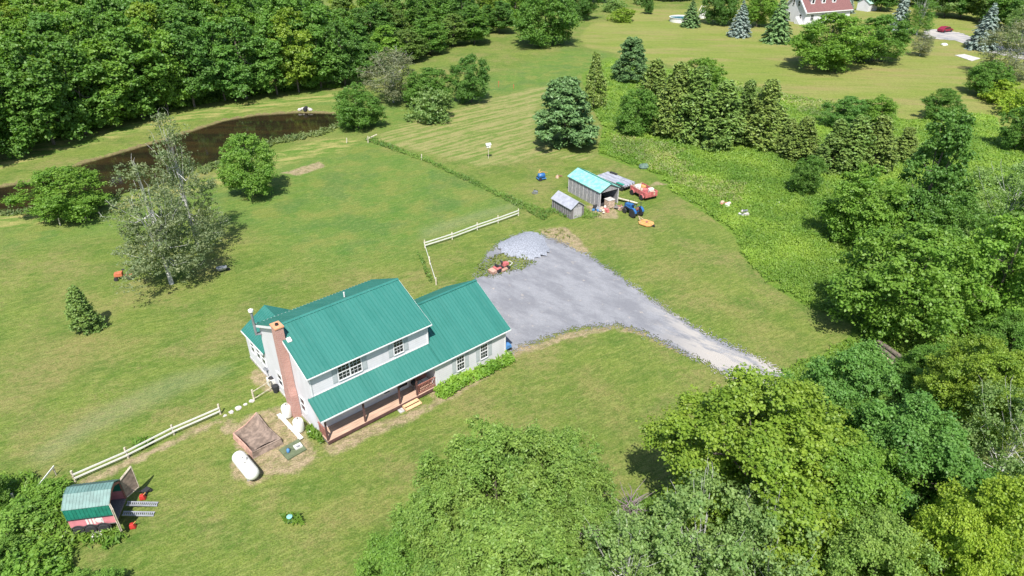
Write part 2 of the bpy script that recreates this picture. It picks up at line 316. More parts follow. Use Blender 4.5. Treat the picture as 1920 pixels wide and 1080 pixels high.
def crown_puffs(seed, H, Rr, z0, npuff, per, leaf, flat=.7, pr=(.22, .36), prof=None, inner=.15, droop=0., upb=.5, aspect=1.2, gap=0., tuft=14, nlobe=15, thin=0.):
    rs = np.random.RandomState(seed); prof = prof or (lambda t: np.sqrt(np.clip(1-(2*t-.85)**2/1.35, 0.02, 1)))
    Vs, Fs, T, C = [], [], [], []; off = 0; ph = rs.rand(4)*6.28
    lobes = [(j*2.39996+rs.rand()*.9, min(.97, (j+.5)/nlobe*.95+rs.uniform(-.06, .08)), rs.uniform(.72, 1.12)) for j in range(nlobe)]
    for i in range(npuff):
        t = rs.beta(1.25, 1.0) if i > npuff*.12 else .95; a = i*2.39996+rs.rand()*.7; ls = 1.
        if nlobe and rs.rand() < .82:
            la, lt, ls = lobes[i % nlobe]; t = np.clip(lt+rs.normal()*.085, 0, 1); a = la+rs.normal()*.26/(.35+float(prof(t)))
        lob = (1+.16*math.sin(3*a+ph[0]+t*3)+.10*math.sin(5*a+ph[1]-t*4))*ls
        q = rs.uniform(.62, .92) if rs.rand() > inner else rs.uniform(.1, .6)
        r_ = Rr*float(prof(t))*lob*q; p_ = Rr*rs.uniform(*pr)*(.75+.4*(1-t))
        z = z0+(H-z0-p_*flat)*t*(.94+.1*ls)
        c = np.array([r_*math.cos(a), r_*math.sin(a), z-droop*(r_/Rr)**2]); C.append((c, p_))
        n = int(per*rs.uniform(.7, 1.2)*(p_/(Rr*np.mean(pr)))**1.5)
        nt = max(5, int(n/tuft)); d = unit(rs.normal(size=(nt, 3))+np.array([0, 0, upb*.8])+unit(np.array([[c[0], c[1], .3*Rr]]))*.35)
        tr_ = p_*rs.uniform(.45, 1.22, nt); tp = d*tr_[:, None]*np.array([1, 1, flat]); k = rs.randint(0, nt, n); ts = p_*.17*rs.uniform(.6, 1.5, nt)
        Pp = c+tp[k]+rs.normal(size=(n, 3))*ts[k][:, None]*np.array([1, 1, .6]); d = d[k]; tt = rs.rand(nt)[k]
        if gap:
            k = vnoise(Pp[:, :2]*1.0+Pp[:, 2:3]*.7, 1.6) > gap; Pp, d, tt = Pp[k], d[k], tt[k]
        if thin:
            k = rs.rand(len(Pp)) > thin*np.clip((Pp[:, 2]/H-.5)/.15, 0, 1); Pp, d, tt = Pp[k], d[k], tt[k]
        N = d*.6+rs.normal(size=d.shape)*.6+np.array([0, 0, upb+.2])
        V, F = quads(Pp, N, leaf*rs.uniform(.6, 1.3, len(Pp)), rs, aspect)
        Vs.append(V); Fs.append(F+off); off += len(V)
        T.append(np.clip(rs.rand()*.3+tt*.4+rs.rand(len(F))*.4-.05, 0, 1))
    return np.concatenate(Vs), np.concatenate(Fs), np.concatenate(T), C
def trunk_mesh(seed, H, z0, C, r0, mat, nl=14, lean=.0, twig=False):
    rs = random.Random(seed); mb = MB(); top = H*.82
    pts = [Vector((math.sin(k*1.3+seed)*.05*H*.12*k/5+lean*k/5, math.cos(k*1.7+seed)*.05*H*.1*k/5, top*k/6-.3*(k == 0))) for k in range(7)]
    mb.tube(pts, [r0*(1-.145*k) for k in range(7)], 7)
    for c, p in sorted(C, key=lambda q: rs.random())[:nl]:
        s = rs.uniform(.25, .8); k = s*6; i = int(k); b = pts[i].lerp(pts[i+1], k-i); e = Vector(c)
        if e.z < b.z*.8: b = pts[2]
        mid = b.lerp(e, .5)+Vector((0, 0, -.05*H)); mb.tube([b, mid, e], [r0*(.24 if twig else .38), r0*(.16 if twig else .25), r0*.06], 5)
        if twig: d_ = (e-b).normalized(); mb.tube([e, e+d_*p*.9+Vector((0, 0, p*.5)), e+d_*p*1.1+Vector((rs.uniform(-.4, .4), rs.uniform(-.4, .4), p*.9))], [r0*.09, r0*.07, r0*.04], 4)
    me = bpy.data.meshes.new('trunk'); me.from_pydata(mb.v, [], mb.f); me.materials.append(mat); return me
PROTO = {}
def proto_broad(key, seed, H, Rr, z0, npuff, per, leaf, bark=BARK, r0=None, nl=14, lm=LEAF, **kw):
    V, F, T, C = crown_puffs(seed, H, Rr, z0, npuff, per, leaf, **kw)
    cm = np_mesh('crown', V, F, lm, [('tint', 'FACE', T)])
    PROTO[key] = (cm, trunk_mesh(seed, H, z0, C, r0 or H*.018, bark, nl, twig=bark is PALEBARK), H, Rr)
def proto_spruce(key, seed, H, Rr, z0, whorls, nb, leaf, power=.85, droop=.25, per=26, up=.0):
    rs = np.random.RandomState(seed); Ps, Ns, Al, T = [], [], [], []
    for w in range(whorls):
        t = w/(whorls-1); z = z0+(H-z0)*t; L = Rr*(1-t)**power*1.0+.12; n = max(4, int(nb*(1-t*.7)))
        for k in range(n):
            a = 2*math.pi*(k+rs.rand()*.8)/n; l = L*rs.uniform(.72, 1.08); dz = -droop*l+up*l; zz = z+rs.uniform(-.5, .5)*(H-z0)/whorls; hue = rs.rand()
            m_ = max(6, int(per*l/Rr)+4); s = (rs.rand(m_)**.6)
            wdt = .26*l*(1.05-s)+.05; side = rs.uniform(-1, 1, m_)*wdt
            d = np.array([math.cos(a), math.sin(a), 0]); e = np.array([-math.sin(a), math.cos(a), 0])
            Pp = np.array([0, 0, zz])+s[:, None]*l*d+side[:, None]*e+np.array([0, 0, 1])*(dz*s**1.3+rs.uniform(-.1, .08, m_)*l*.5)[:, None]
            Ps.append(Pp); Ns.append(np.array([0, 0, 1.])+d*.5+rs.normal(size=(m_, 3))*.4); Al.append(d+e*np.sign(side)[:, None]*.6+rs.normal(size=(m_, 3))*.2)
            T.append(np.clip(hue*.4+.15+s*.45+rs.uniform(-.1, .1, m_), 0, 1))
    P, N, A_, T = map(np.concatenate, (Ps, Ns, Al, T))
    V, F = quads(P, N, leaf*rs.uniform(.7, 1.25, len(P)), rs, 2.0, A_)
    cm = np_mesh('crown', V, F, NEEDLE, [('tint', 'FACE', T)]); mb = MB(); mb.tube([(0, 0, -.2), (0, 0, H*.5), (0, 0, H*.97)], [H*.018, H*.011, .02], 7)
    me = bpy.data.meshes.new('trunk'); me.from_pydata(mb.v, [], mb.f); me.materials.append(BARK); PROTO[key] = (cm, me, H, Rr)
def proto_cedar(key, seed, H, Rr, n, leaf):
    rs = np.random.RandomState(seed); t = rs.rand(n)**1.15; a = rs.rand(n)*6.283; ph = rs.rand(6)*6.28
    prof = np.clip(1.02-t, 0, 1)**.48*np.clip(.7+t*1.5, 0, 1)
    lob = 1+.13*np.sin(4*a+ph[0]+t*9)+.10*np.sin(7*a+ph[1]-t*14)+.08*np.sin(11*a+t*23+ph[2])
    q = 1-.42*rs.rand(n)**2; rr = Rr*prof*lob*q; P = np.stack([rr*np.cos(a), rr*np.sin(a), .15+t*(H-.15)+.04*H*np.sin(5*a+ph[3])*(1-t)], 1)
    N = np.stack([np.cos(a), np.sin(a), np.full(n, .25)], 1)+rs.normal(size=(n, 3))*.45; al = np.tile([0, 0, 1.], (n, 1))+N*.3+rs.normal(size=(n, 3))*.3
    V, F = quads(P, N, leaf*rs.uniform(.6, 1.3, n), rs, 2.2, al); T = np.clip(.45+.2*np.sin(a*6+t*18+ph[4])+rs.uniform(-.35, .35, n), 0, 1)
    cm = np_mesh('crown', V, F, NEEDLE, [('tint', 'FACE', T)]); mb = MB(); mb.tube([(0, 0, -.2), (0, 0, H*.9)], [.14, .03], 7)
    me = bpy.data.meshes.new('trunk'); me.from_pydata(mb.v, [], mb.f); me.materials.append(BARK); PROTO[key] = (cm, me, H, Rr)
for s in range(2): proto_broad('maple%d' % s, 10+s, 12, 5.5, 2.6, 130, 820, .165, flat=.62, pr=(.15, .27), aspect=1.1, upb=.6, tuft=26, nlobe=20)
for s in range(3): proto_broad('broad%d' % s, 20+s, 8, 4, 1.2, 110, 430, .165, flat=.75, pr=(.17, .30), tuft=20, nlobe=18)
for s in range(4): proto_broad('wood%d' % s, 30+s, 15, 4.6, 2.6, 100, 260, .33, flat=.7, pr=(.20, .34), nl=8, r0=.22)
for s in range(2): proto_broad('willow%d' % s, 40+s, 8, 5, .4, 190, 640, .112, flat=1.15, pr=(.13, .22), upb=.55, aspect=1.9, tuft=16, nlobe=24)
for s in range(2): proto_broad('birch%d' % s, 50+s, 17, 4.8, 2.4, 130, 225, .155, flat=.9, pr=(.16, .28), upb=.1, aspect=1.8, droop=1.6, bark=PALEBARK, r0=.24, nl=34, inner=.35, gap=.30, thin=.58,
    prof=lambda t: np.clip(1.15-t, 0.12, 1)**.8*np.clip(.65+t*2, 0, 1))
for s in range(2): proto_broad('poplar%d' % s, 60+s, 11, 4.8, 2.0, 130, 200, .16, flat=.85, pr=(.16, .28), upb=.4, aspect=1.4, bark=PALEBARK, r0=.15, nl=40, gap=.22)
for s in range(3): proto_broad('cedar%d' % s, 70+s, 8, 2.0, .1, 130, 150, .15, flat=2.3, pr=(.15, .25), upb=.35, aspect=2.2, tuft=7, lm=NEEDLE, nl=0, nlobe=0, r0=.12, prof=lambda t: np.clip(1.03-t, .03, 1)**.72*np.clip(.75+t*1.5, 0, 1)*1.12)
for s in range(2): proto_spruce('spruce%d' % s, 80+s, 10, 3.2, .3, 24, 18, .32, per=46)
proto_broad('pine0', 90, 10, 4.2, .2, 190, 260, .19, flat=.6, pr=(.12, .22), upb=.5, aspect=2.4, tuft=12, lm=NEEDLE, nl=0, nlobe=0, prof=lambda t: np.clip(1.05-t, .05, 1)**.52*np.clip(.8+t*1.5, 0, 1))
for s in range(2): proto_broad('shrub%d' % s, 100+s, 3, 2, .15, 40, 150, .17, flat=.9, pr=(.26, .42), upb=.35, r0=.05, nl=8)
proto_broad('ash0', 110, 13, 4.2, 1.0, 130, 300, .22, flat=.9, pr=(.16, .28), upb=.25, prof=lambda t: np.clip(1.2-t, .1, 1)**.7*np.clip(.6+t*2, 0, 1))
rt = random.Random(9)
def tree(key, name, loc, H, Rr, color, label, cat, group=None, rz=None, lean=(0, 0)):
    cm, tm, H0, R0 = PROTO[key]
    e = empty(name, loc, rt.random()*6.28 if rz is None else rz, label, cat, group); e.scale = (Rr/R0, Rr/R0, H/H0); e.rotation_euler.x = lean[0]; e.rotation_euler.y = lean[1]
    t = link('trunk', tm, e); c = link('crown', cm, e); k = rt.uniform(.92, 1.08); c.color = (color[0]*k, color[1]*k, color[2]*k, 1); return e
GR = dict(yel=(.190, .290, .036), bright=(.155, .285, .042), mid=(.118, .238, .042), dark=(.094, .200, .040), blue=(.112, .238, .050), grey=(.190, .295, .095), birch=(.180, .228, .118),
          cedar=(.160, .232, .052), cedarb=(.132, .215, .048), spruce=(.108, .200, .070), bluespruce=(.185, .255, .235), willow=(.198, .315, .068), purple=(.19, .215, .125), lime=(.23, .335, .036), fresh=(.160, .290, .050))
def T(key, name, bx, by, ty, wpx, col, label, cat='tree', group=None, hs=1.0, sink=0):
    p = g(bx, by); k = pxm(bx, by, 2.); H = max(1., height_at(bx, by, ty)*hs); return tree(key, name, (p[0], p[1], -sink), H, wpx/2/k, GR[col], label, cat, group)
def TC(key, name, cx, cy, zc, H, Rr, col, label, cat='tree', group=None):
    p = g(cx, cy, zc); return tree(key, name, (p[0], p[1], 0), H, Rr, GR[col], label, cat, group)
# -- lone trees of the lawn and pasture
T('birch0', 'birch_tree', 322, 532, 292, 185, 'birch', 'tall grey-green birch with white trunk, front one of the pair on the left lawn', 'tree', hs=1.0)
T('birch1', 'birch_tree', 372, 468, 208, 130, 'birch', 'tall thin birch with bare white upper branches, behind the front birch near the pond', 'tree')
T('broad0', 'round_tree', 474, 366, 254, 110, 'fresh', 'round bright green tree alone on the pasture beside the pond')
T('broad1', 'apple_tree', 132, 405, 316, 146, 'bright', 'low spreading green tree with dark shade beneath, between the pond and the front birch')
T('cedar0', 'small_conifer', 166, 619, 530, 58, 'cedarb', 'small pointed olive conifer alone on the left lawn', 'conifer')
T('broad2', 'round_bush', 672, 240, 158, 92, 'mid', 'dark green round bush at the right end of the pond', 'bush')
T('poplar0', 'grey_willow', 738, 192, 92, 112, 'purple', 'grey-green feathery willow bush with purplish side behind the round pond bush', 'bush')
T('broad0', 'round_bush', 806, 200, 130, 92, 'mid', 'green bush behind the pale low bush in the hay field', 'bush')
T('shrub0', 'pale_bush', 808, 226, 165, 84, 'grey', 'pale grey-green low bush at the edge of the hay strip', 'bush')
T('broad1', 'round_tree', 884, 192, 105, 76, 'dark', 'dark green pear-shaped tree at the right end of the row of field bushes')
T('pine0', 'pine_tree', 1057, 274, 150, 138, 'spruce', 'broad blue-green pine standing alone above the teal-roofed shed', 'conifer')
T('cedar1', 'cedar_tree', 1112, 203, 98, 46, 'cedar', 'narrow brown-tipped cedar just behind the lone broad pine', 'conifer')
T('pine0', 'pine_tree', 1180, 152, 72, 76, 'spruce', 'dark pine at the back left end of the cedar row', 'conifer')
T('broad2', 'broadleaf_tree', 1195, 250, 165, 88, 'mid', 'round green broadleaf bush at the left front of the cedar row', 'bush')
CG = 'cedars of the long row'
for i, (bx, by, ty, w, c, l) in enumerate([(1222,218,112,62,'cedar','leftmost tall cedar of the long row, above the round green bush'), (1262,255,118,74,'cedar','second cedar from the left in the long row'),
    (1298,262,128,80,'cedarb','third cedar from the left in the long row, the broadest'), (1345,275,150,78,'cedarb','fourth cedar from the left in the long row'), (1390,262,150,50,'cedarb','slim dark cedar squeezed between the fourth and the last of the long row'), (1425,275,152,76,'cedar','last cedar at the right end of the long row'),
    (1472,288,220,42,'cedar','small olive cedar right after the long row'), (1500,300,218,58,'cedar','pointed olive cedar beyond the gap right of the long row'),
    (1556,322,225,62,'cedarb','dark cedar left of the middle of the right-hand thicket'), (1592,318,215,66,'cedarb','dark brown-green cedar in the middle of the right-hand thicket'), (1634,316,215,66,'cedar','cedar right of the middle of the right-hand thicket'), (1690,300,238,50,'cedar','yellowish small cedar left of the tall dark ash')]):
    T('cedar%d' % (i % 3), 'cedar_tree', bx, by, ty, w*1.22, c, l, 'conifer', CG)
T('broad0', 'broadleaf_tree', 1312, 190, 112, 92, 'bright', 'bright green broadleaf tree peeping over the middle of the cedar row')
T('broad1', 'broadleaf_tree', 1582, 240, 182, 80, 'blue', 'bluish green bushy tree behind the thicket cedars, left of its bright neighbour')
T('broad2', 'broadleaf_tree', 1640, 238, 178, 72, 'bright', 'bright green bushy tree behind the thicket cedars, right of its bluish neighbour')
T('broad0', 'small_tree', 1508, 364, 292, 60, 'mid', 'small green tree standing alone in the meadow in front of the thicket')
T('broad1', 'small_tree', 1758, 224, 166, 66, 'mid', 'small green tree at the lower edge of the far lawn')
T('ash0', 'ash_tree', 1712, 448, 196, 150, 'dark', 'tall dark green ash rising above the right-hand thicket')
T('broad2', 'broadleaf_tree', 1605, 452, 312, 160, 'bright', 'rounded green tree at the left foot of the tall dark ash')
T('broad0', 'broadleaf_tree', 1668, 628, 402, 235, 'bright', 'great round bright green tree at the right beside the end of the lawn', hs=.93)
T('broad1', 'broadleaf_tree', 1840, 622, 395, 200, 'bright', 'full green tree right of the great round tree, touching its crown')
T('broad2', 'broadleaf_tree', 1760, 520, 360, 150, 'mid', 'green tree crowning over the gap between the two big round trees on the right')
T('poplar1', 'grey_tree', 1862, 470, 300, 170, 'grey', 'grey-green feathery tree near the right edge below the small dark tree')
T('broad0', 'broadleaf_tree', 1950, 500, 330, 150, 'mid', 'green tree cut by the right edge beside the grey-green feathery one')
T('broad0', 'round_tree', 1902, 282, 198, 76, 'mid', 'dark green small tree at the right edge below the yellow-green shrubs')
T('broad2', 'round_bush', 1845, 178, 112, 76, 'mid', 'round green bush at the far lawn edge beside the yellow-green shrubs', 'bush')
for bx, by, ty, w, l in ((1876,190,150,80,'yellow-green low shrub against the round bush at the far lawn edge'), (1910,215,165,80,'yellow-green low shrub at the right edge, front one of two')):
    T('shrub1', 'yellow_shrub', bx, by, ty, w, 'lime', l, 'bush')
# -- far property
T('spruce0', 'blue_spruce', 1385, 68, 2, 54, 'bluespruce', 'pale blue spruce left of the far white house', 'conifer')
T('spruce1', 'spruce_tree', 1455, 79, -10, 66, 'spruce', 'dark grey-green spruce against the left wall of the far white house', 'conifer')
T('spruce0', 'spruce_tree', 1294, 50, -2, 46, 'spruce', 'small spruce standing in front of the round swimming pool', 'conifer')
T('broad0', 'broadleaf_tree', 1545, 128, 28, 150, 'bright', 'wide bright green tree in front of the far white house, left of its twin')
T('broad1', 'broadleaf_tree', 1638, 115, 30, 118, 'mid', 'wide green tree in front of the far house, right of its brighter twin')
T('broad2', 'broadleaf_tree', 1350, 46, -40, 70, 'dark', 'dark green round tree behind the pale blue spruce')
T('broad0', 'broadleaf_tree', 1418, 50, -30, 70, 'bright', 'bright green tree between the blue spruce and the far house')
T('spruce1', 'blue_spruce', 1588, 24, -15, 30, 'bluespruce', 'blue spruce top behind the right end of the far house roof', 'conifer')
T('spruce0', 'blue_spruce', 1682, 58, -20, 46, 'bluespruce', 'blue spruce behind the wide green twins, left of the white-stemmed tree', 'conifer')
T('birch0', 'white_stemmed_tree', 1718, 66, -30, 64, 'mid', 'green tree with a white stem left of the far driveway')
T('poplar0', 'bare_tree', 1724, 105, 62, 46, 'purple', 'small brownish half-bare tree on the far lawn below the driveway')
T('spruce1', 'blue_spruce', 1838, 92, 4, 66, 'bluespruce', 'blue-green spruce beside the far driveway near the right edge', 'conifer')
T('poplar1', 'grey_willow', 1892, 150, 30, 120, 'purple', 'grey-olive feathery willow at the right edge below the far driveway')
T('poplar0', 'grey_willow', 1915, 100, -10, 90, 'grey', 'grey-green tree at the top right corner behind the grey-olive willow')
T('broad1', 'young_tree', 1214, 26, -6, 22, 'dark', 'very small dark tree at the top edge of the far lawn')
T('broad2', 'broadleaf_tree', 1022, 84, -30, 124, 'mid', 'broad green tree jutting from the wood onto the mown field')
T('broad0', 'broadleaf_tree', 1090, 36, -30, 66, 'dark', 'dark tree behind the one jutting onto the mown field')
for bx, by, w, c, l in ((1150,22,46,'grey','grey-green low shrub left of the top of the far lawn'), (1165,40,50,'yel','yellowish low shrub in front of the grey-green one'), (1205,8,40,'grey','grey-green low shrub at the top of the far lawn')):
    T('shrub0', 'field_shrub', bx, by, by-26, w, c, l, 'bush')
fo = 'trees of the wood behind the far lawn'; cn = {'dark': 'dark green', 'mid': 'mid green', 'bright': 'bright green', 'blue': 'bluish green', 'yel': 'yellow-green', 'grey': 'grey-green', 'spruce': 'grey spruce-green', 'cedarb': 'olive'}
ordn = ['first', 'second', 'third', 'fourth', 'fifth', 'sixth', 'seventh', 'eighth', 'ninth', 'tenth', 'eleventh', 'twelfth', 'thirteenth', 'fourteenth', 'fifteenth', 'sixteenth', 'seventeenth', 'eighteenth', 'nineteenth', 'twentieth', 'twenty-first', 'twenty-second', 'twenty-third', 'twenty-fourth', 'twenty-fifth', 'twenty-sixth', 'twenty-seventh', 'twenty-eighth', 'twenty-ninth', 'thirtieth', 'thirty-first', 'thirty-second', 'thirty-third', 'thirty-fourth', 'thirty-fifth', 'thirty-sixth']
for i, (bx, by) in enumerate(sorted([(1130,4),(1175,-4),(1225,-6),(1262,2),(1305,-2),(1345,-6),(1400,-8),(1620,2),(1650,20),(1690,8),(1735,14),(1770,32),(1800,34),(1835,40),(1870,52),(1910,60),(1945,66),(1640,-14),(1672,-6),(1712,-2),(1752,6),(1792,12),(1826,18),(1858,26),(1890,36),(1925,44),(1285,-20),(1325,-22),(1370,-20),(1440,-24),(1480,-26),(1520,-28),(1560,-24),(1600,-20)])):
    c = ['dark', 'mid', 'grey', 'dark', 'blue', 'mid', 'cedarb'][i % 7]
    T('wood%d' % (i % 4), 'woodland_tree', bx, by, by-78, 62, c, '%s tree in the wood behind the far lawn, %s from the left' % (cn[c], ordn[i]), 'tree', fo)
# -- the wood beyond the pond, in rows
rows = [[(-70,318),(-10,298),(48,286),(105,268),(160,252),(215,236),(268,222),(322,208),(372,198),(420,190),(468,182),(516,174),(562,170),(606,167),(648,160),(690,138),(735,118)],
        [(-40,262),(25,246),(85,230),(140,216),(198,200),(252,188),(305,176),(352,168),(400,160),(450,154),(498,148),(546,144),(592,138),(636,132),(676,122),(720,106),(766,112),(808,100),(850,88),(892,80),(934,64),(970,44)],
        [(-10,215),(55,200),(118,186),(178,172),(236,160),(292,150),(346,142),(398,136),(448,130),(498,124),(548,118),(598,112),(646,106),(694,98),(742,88),(788,80),(834,70),(878,60),(920,50),(962,26),(1005,22),(1050,10)],
        [(30,162),(100,150),(168,140),(232,130),(294,120),(354,112),(412,106),(470,100),(528,94),(584,88),(640,80),(694,72),(746,62),(798,54),(848,46),(896,36),(942,26),(988,-4)]]
rows.append([(-60,175),(-15,150),(40,135),(-80,215),(90,125),(160,112),(230,102),(300,94),(370,86),(440,78),(510,70),(580,62),(650,56),(720,46),(790,38),(860,28),(925,14)])
rn = ['front row', 'second row', 'third row', 'fourth row', 'back row']
rw = random.Random(4)
for ri, row in enumerate(rows):
    for i, (bx, by) in enumerate(row):
        c = rw.choice(['bright', 'mid', 'bright', 'dark', 'mid', 'blue', 'mid', 'yel', 'bright'] if bx < 560 else ['dark', 'mid', 'dark', 'mid', 'bright', 'yel', 'cedarb'])
        p = g(bx+rw.uniform(-8, 8), by+rw.uniform(-3, 3)); H = rw.uniform(13.5, 17) if bx < 600 else rw.uniform(10, 13.5)
        if bx > 660 and ri < 2: H = rw.uniform(6.5, 9)
        tree('wood%d' % rw.randrange(4), 'woodland_tree', (p[0], p[1], 0 if ri else -rw.uniform(.2, 1.2)), H+(2 if ri == 4 else 0), rw.uniform(4.2, 5.6)*(1 if bx < 640 else .85), GR[c],
             '%s tree, %s from left in %s of wood beyond pond' % (cn[c], ordn[i], rn[ri]), 'tree', 'trees of the wood beyond the pond')
# -- near trees at the bottom and right
for i, (cx, cy, zc, H, r_, c, l) in enumerate([(930,905,4.5,8.2,4.3,'willow','large willow-like bush whose top reaches toward the porch, tallest of the bottom clump'), (1050,905,4,7.2,3.6,'willow','willow-like bush at the right side of the bottom clump'),
    (830,985,3.5,6.2,3.2,'willow','willow-like bush at the left side of the bottom clump'), (960,1045,5,7.6,4.4,'willow','willow-like bush in the centre of the bottom clump, at the lower edge'),
    (745,1085,3,5.0,2.9,'fresh','low bright bush at the bottom left end of the clump'), (1110,1010,4,6.5,3.0,'willow','willow-like bush where the clump meets the bare-twigged poplars'), (850,1110,4,6,3.4,'willow','willow-like bush at the lower edge left of the clump centre')]):
    TC('willow%d' % (i % 2), 'willow_bush', cx, cy, zc, H, r_, c, l, 'bush', 'willow bushes at the bottom')
TC('willow1', 'willow_bush', 1195, 985, 2.0, 4.0, 2.0, 'fresh', 'small bright bush in the gap between the willow clump and the great maple', 'bush')
TC('maple0', 'maple_tree', 1424, 850, 8, 12.4, 5.7, 'yel', 'great yellow-green maple covering the end of the gravel drive')
TC('maple1', 'maple_tree', 1585, 765, 7, 11, 4.0, 'blue', 'dark bluish green maple behind the great yellow-green one')
TC('maple0', 'maple_tree', 1690, 870, 7, 11, 4.3, 'blue', 'bluish green maple right of the great yellow-green one')
TC('maple1', 'maple_tree', 1575, 955, 6, 10, 3.9, 'bright', 'bright green maple below the great yellow-green one')
TC('maple0', 'maple_tree', 1835, 735, 5, 9, 3.6, 'yel', 'yellow-topped maple near the right edge under the full green tree')
TC('willow1', 'willow_bush', 1760, 700, 2, 4.0, 3.4, 'mid', 'low dull green bushes beside the yellow-topped maple', 'bush')
TC('willow0', 'willow_bush', 1895, 650, 2, 5.0, 3.2, 'mid', 'low green bush at the right edge above the yellow-topped maple', 'bush')
TC('poplar1', 'poplar_tree', 1905, 830, 5, 9, 3.4, 'grey', 'grey-green poplar at the right edge below the yellow-topped maple')
TC('poplar0', 'poplar_tree', 1320, 1010, 6, 9.5, 4.0, 'grey', 'grey-green poplar with bare white twigs at the bottom, right of the willow clump')
TC('poplar1', 'poplar_tree', 1180, 1060, 5, 8, 3.4, 'grey', 'grey-green poplar with white twigs nearest the willow clump')
TC('poplar0', 'poplar_tree', 1450, 1050, 6, 9.5, 3.6, 'grey', 'grey-green poplar with white twigs below the bright green maple')
TC('maple1', 'maple_tree', 1640, 1075, 7, 10, 3.2, 'willow', 'olive green tree at the lower edge left of the lime maple')
TC('maple0', 'maple_tree', 1880, 1030, 8, 12, 3.6, 'lime', 'lime green maple in the bottom right corner')
TC('maple1', 'maple_tree', 1765, 1075, 7, 11, 2.6, 'lime', 'smaller lime green maple left of the corner one')
TC('broad2', 'broadleaf_tree', 1800, 935, 2, 5, 2.6, 'dark', 'dark low tree in the gap above the lime maples')
TC('broad0', 'broadleaf_tree', -30, 925, 1.5, 2.8, 1.4, 'fresh', 'green bush cut by the left edge beside the trailer', 'bush')
TC('broad1', 'broadleaf_tree', -25, 1060, 1.3, 2.4, 1.6, 'fresh', 'rounded green bush in the bottom left corner', 'bush')
TC('broad2', 'broadleaf_tree', 160, 1110, 1.1, 2.0, 1.7, 'fresh', 'green bush at the lower edge right of the corner bush', 'bush')
TC('shrub0', 'leafy_shrub', 50, 958, .5, 1.3, 1.7, 'fresh', 'bright leafy shrub left of the trailer', 'bush', 'shrubs around the trailer')
TC('shrub1', 'leafy_shrub', 95, 925, .5, 1.3, 1.5, 'bright', 'bright leafy shrub between the trailer and the fence end', 'bush', 'shrubs around the trailer')
TC('shrub1', 'leafy_shrub', 20, 1005, .6, 1.9, 1.9, 'fresh', 'leafy shrub at the left edge below the trailer', 'bush', 'shrubs around the trailer')
TC('shrub0', 'leafy_shrub', 60, 1065, .6, 1.9, 1.9, 'bright', 'leafy shrub above the bottom left corner', 'bush', 'shrubs around the trailer')
# -- fine growth that nobody could count
def growth(name, polys, dens, h, leaf, color, label, cat, seed=1, holes=(), stalk=.0, patch=True, ragged_=2.2):
    rs = np.random.RandomState(seed); pl = [gp(p) for p in polys]; Vs, Fs, Ts = [], [], []; off = 0
    for p in pl:
        lo, hi = p.min(0), p.max(0); hi = np.minimum(hi, [140, 260]); lo = np.maximum(lo, [-110, 10]); n = int(np.prod(hi-lo)*dens)
        Q = rs.rand(n, 2)*(hi-lo)+lo; s = sdist(Q, p)
        for hl in holes: s = np.minimum(s, -sdist(Q, gp(hl)))
        k = s+(fnoise(Q, .8)-.5)*ragged_ > 0; Q = Q[k]
        d = np.hypot(Q[:, 0], Q[:, 1]); k = rs.rand(len(Q)) < np.clip(75/d, .12, 1)**1.3; Q = Q[k]; d = d[k]
        if not len(Q): continue
        hh = h*(.35+1.1*fnoise(Q, .55))*rs.uniform(.5, 1.1, len(Q)); sz = leaf*np.clip(d/75, 1, 3)*rs.uniform(.6, 1.3, len(Q))
        P = np.column_stack([Q, hh*rs.rand(len(Q))**.5+.03]); N = rs.normal(size=P.shape)*.6+np.array([0, -.3, 1.1]); al = rs.normal(size=P.shape)*.5+np.array([0, 0, 1.])
        V, F = quads(P, N, sz, rs, 2.8, al); Vs.append(V); Fs.append(F+off); off += len(V); Ts.append(np.clip(fnoise(Q, .22)*1.8-.5+rs.uniform(-.25, .25, len(Q)), 0, 1))
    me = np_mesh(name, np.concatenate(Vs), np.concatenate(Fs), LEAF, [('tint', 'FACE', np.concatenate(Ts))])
    o = link(name, me); o.color = (*color, 1); return tag(o, label, cat, kind='stuff')
MEAD_L = [(1135,240),(1124,288),(1182,308),(1228,322),(1266,360),(1334,403),(1380,440),(1396,478),(1446,530),(1506,568),(1566,588),(1606,612),(1700,700),(2000,690),(2000,300),(1895,265),(1860,218),(1800,212),(1700,228),(1590,198),(1500,184),(1400,164),(1330,139),(1250,134),(1150,112),(1100,145),(1105,190)]
growth('meadow_growth', [MEAD_L], 130, .42, .105, (.185, .300, .044), 'tall rough meadow grass and weeds between the mown lawn and the thicket', 'tall grass', 2)
growth('brown_weeds', [[(1250,325),(1300,335),(1400,350),(1380,385),(1330,370),(1260,345)], [(1480,195),(1560,200),(1560,225),(1500,215)], [(1190,300),(1240,290),(1300,310),(1280,330),(1220,318)], [(1140,255),(1200,262),(1290,285),(1240,300),(1150,290)], [(1340,150),(1500,185),(1600,200),(1640,225),(1500,200),(1350,170)]], 40, .6, .12, (.24, .28, .10), 'brownish seeding weeds in the meadow', 'weeds', 3)
growth('bank_grass', [[(370,318),(450,288),(520,262),(600,248),(640,232),(640,240),(600,256),(520,272),(450,298),(380,328)], [(-60,402),(60,395),(190,378),(230,368),(200,388),(60,404),(-60,412)]], 40, .6, .15, (.13, .18, .06), 'reedy grass along the near bank of the pond', 'grass', 4)
growth('fence_row_weeds', [[(684,264),(700,260),(800,298),(900,344),(960,372),(1040,400),(1020,415),(955,380),(893,349),(793,302)], [(1040,375),(1075,385),(1130,405),(1110,412),(1060,408),(1025,398)], [(786,470),(800,500),(812,532),(806,532),(792,500),(780,475)]], 60, .38, .11, (.120, .215, .040), 'overgrown green weeds along the old fence line and round the sheds', 'weeds', 5, ragged_=.5)
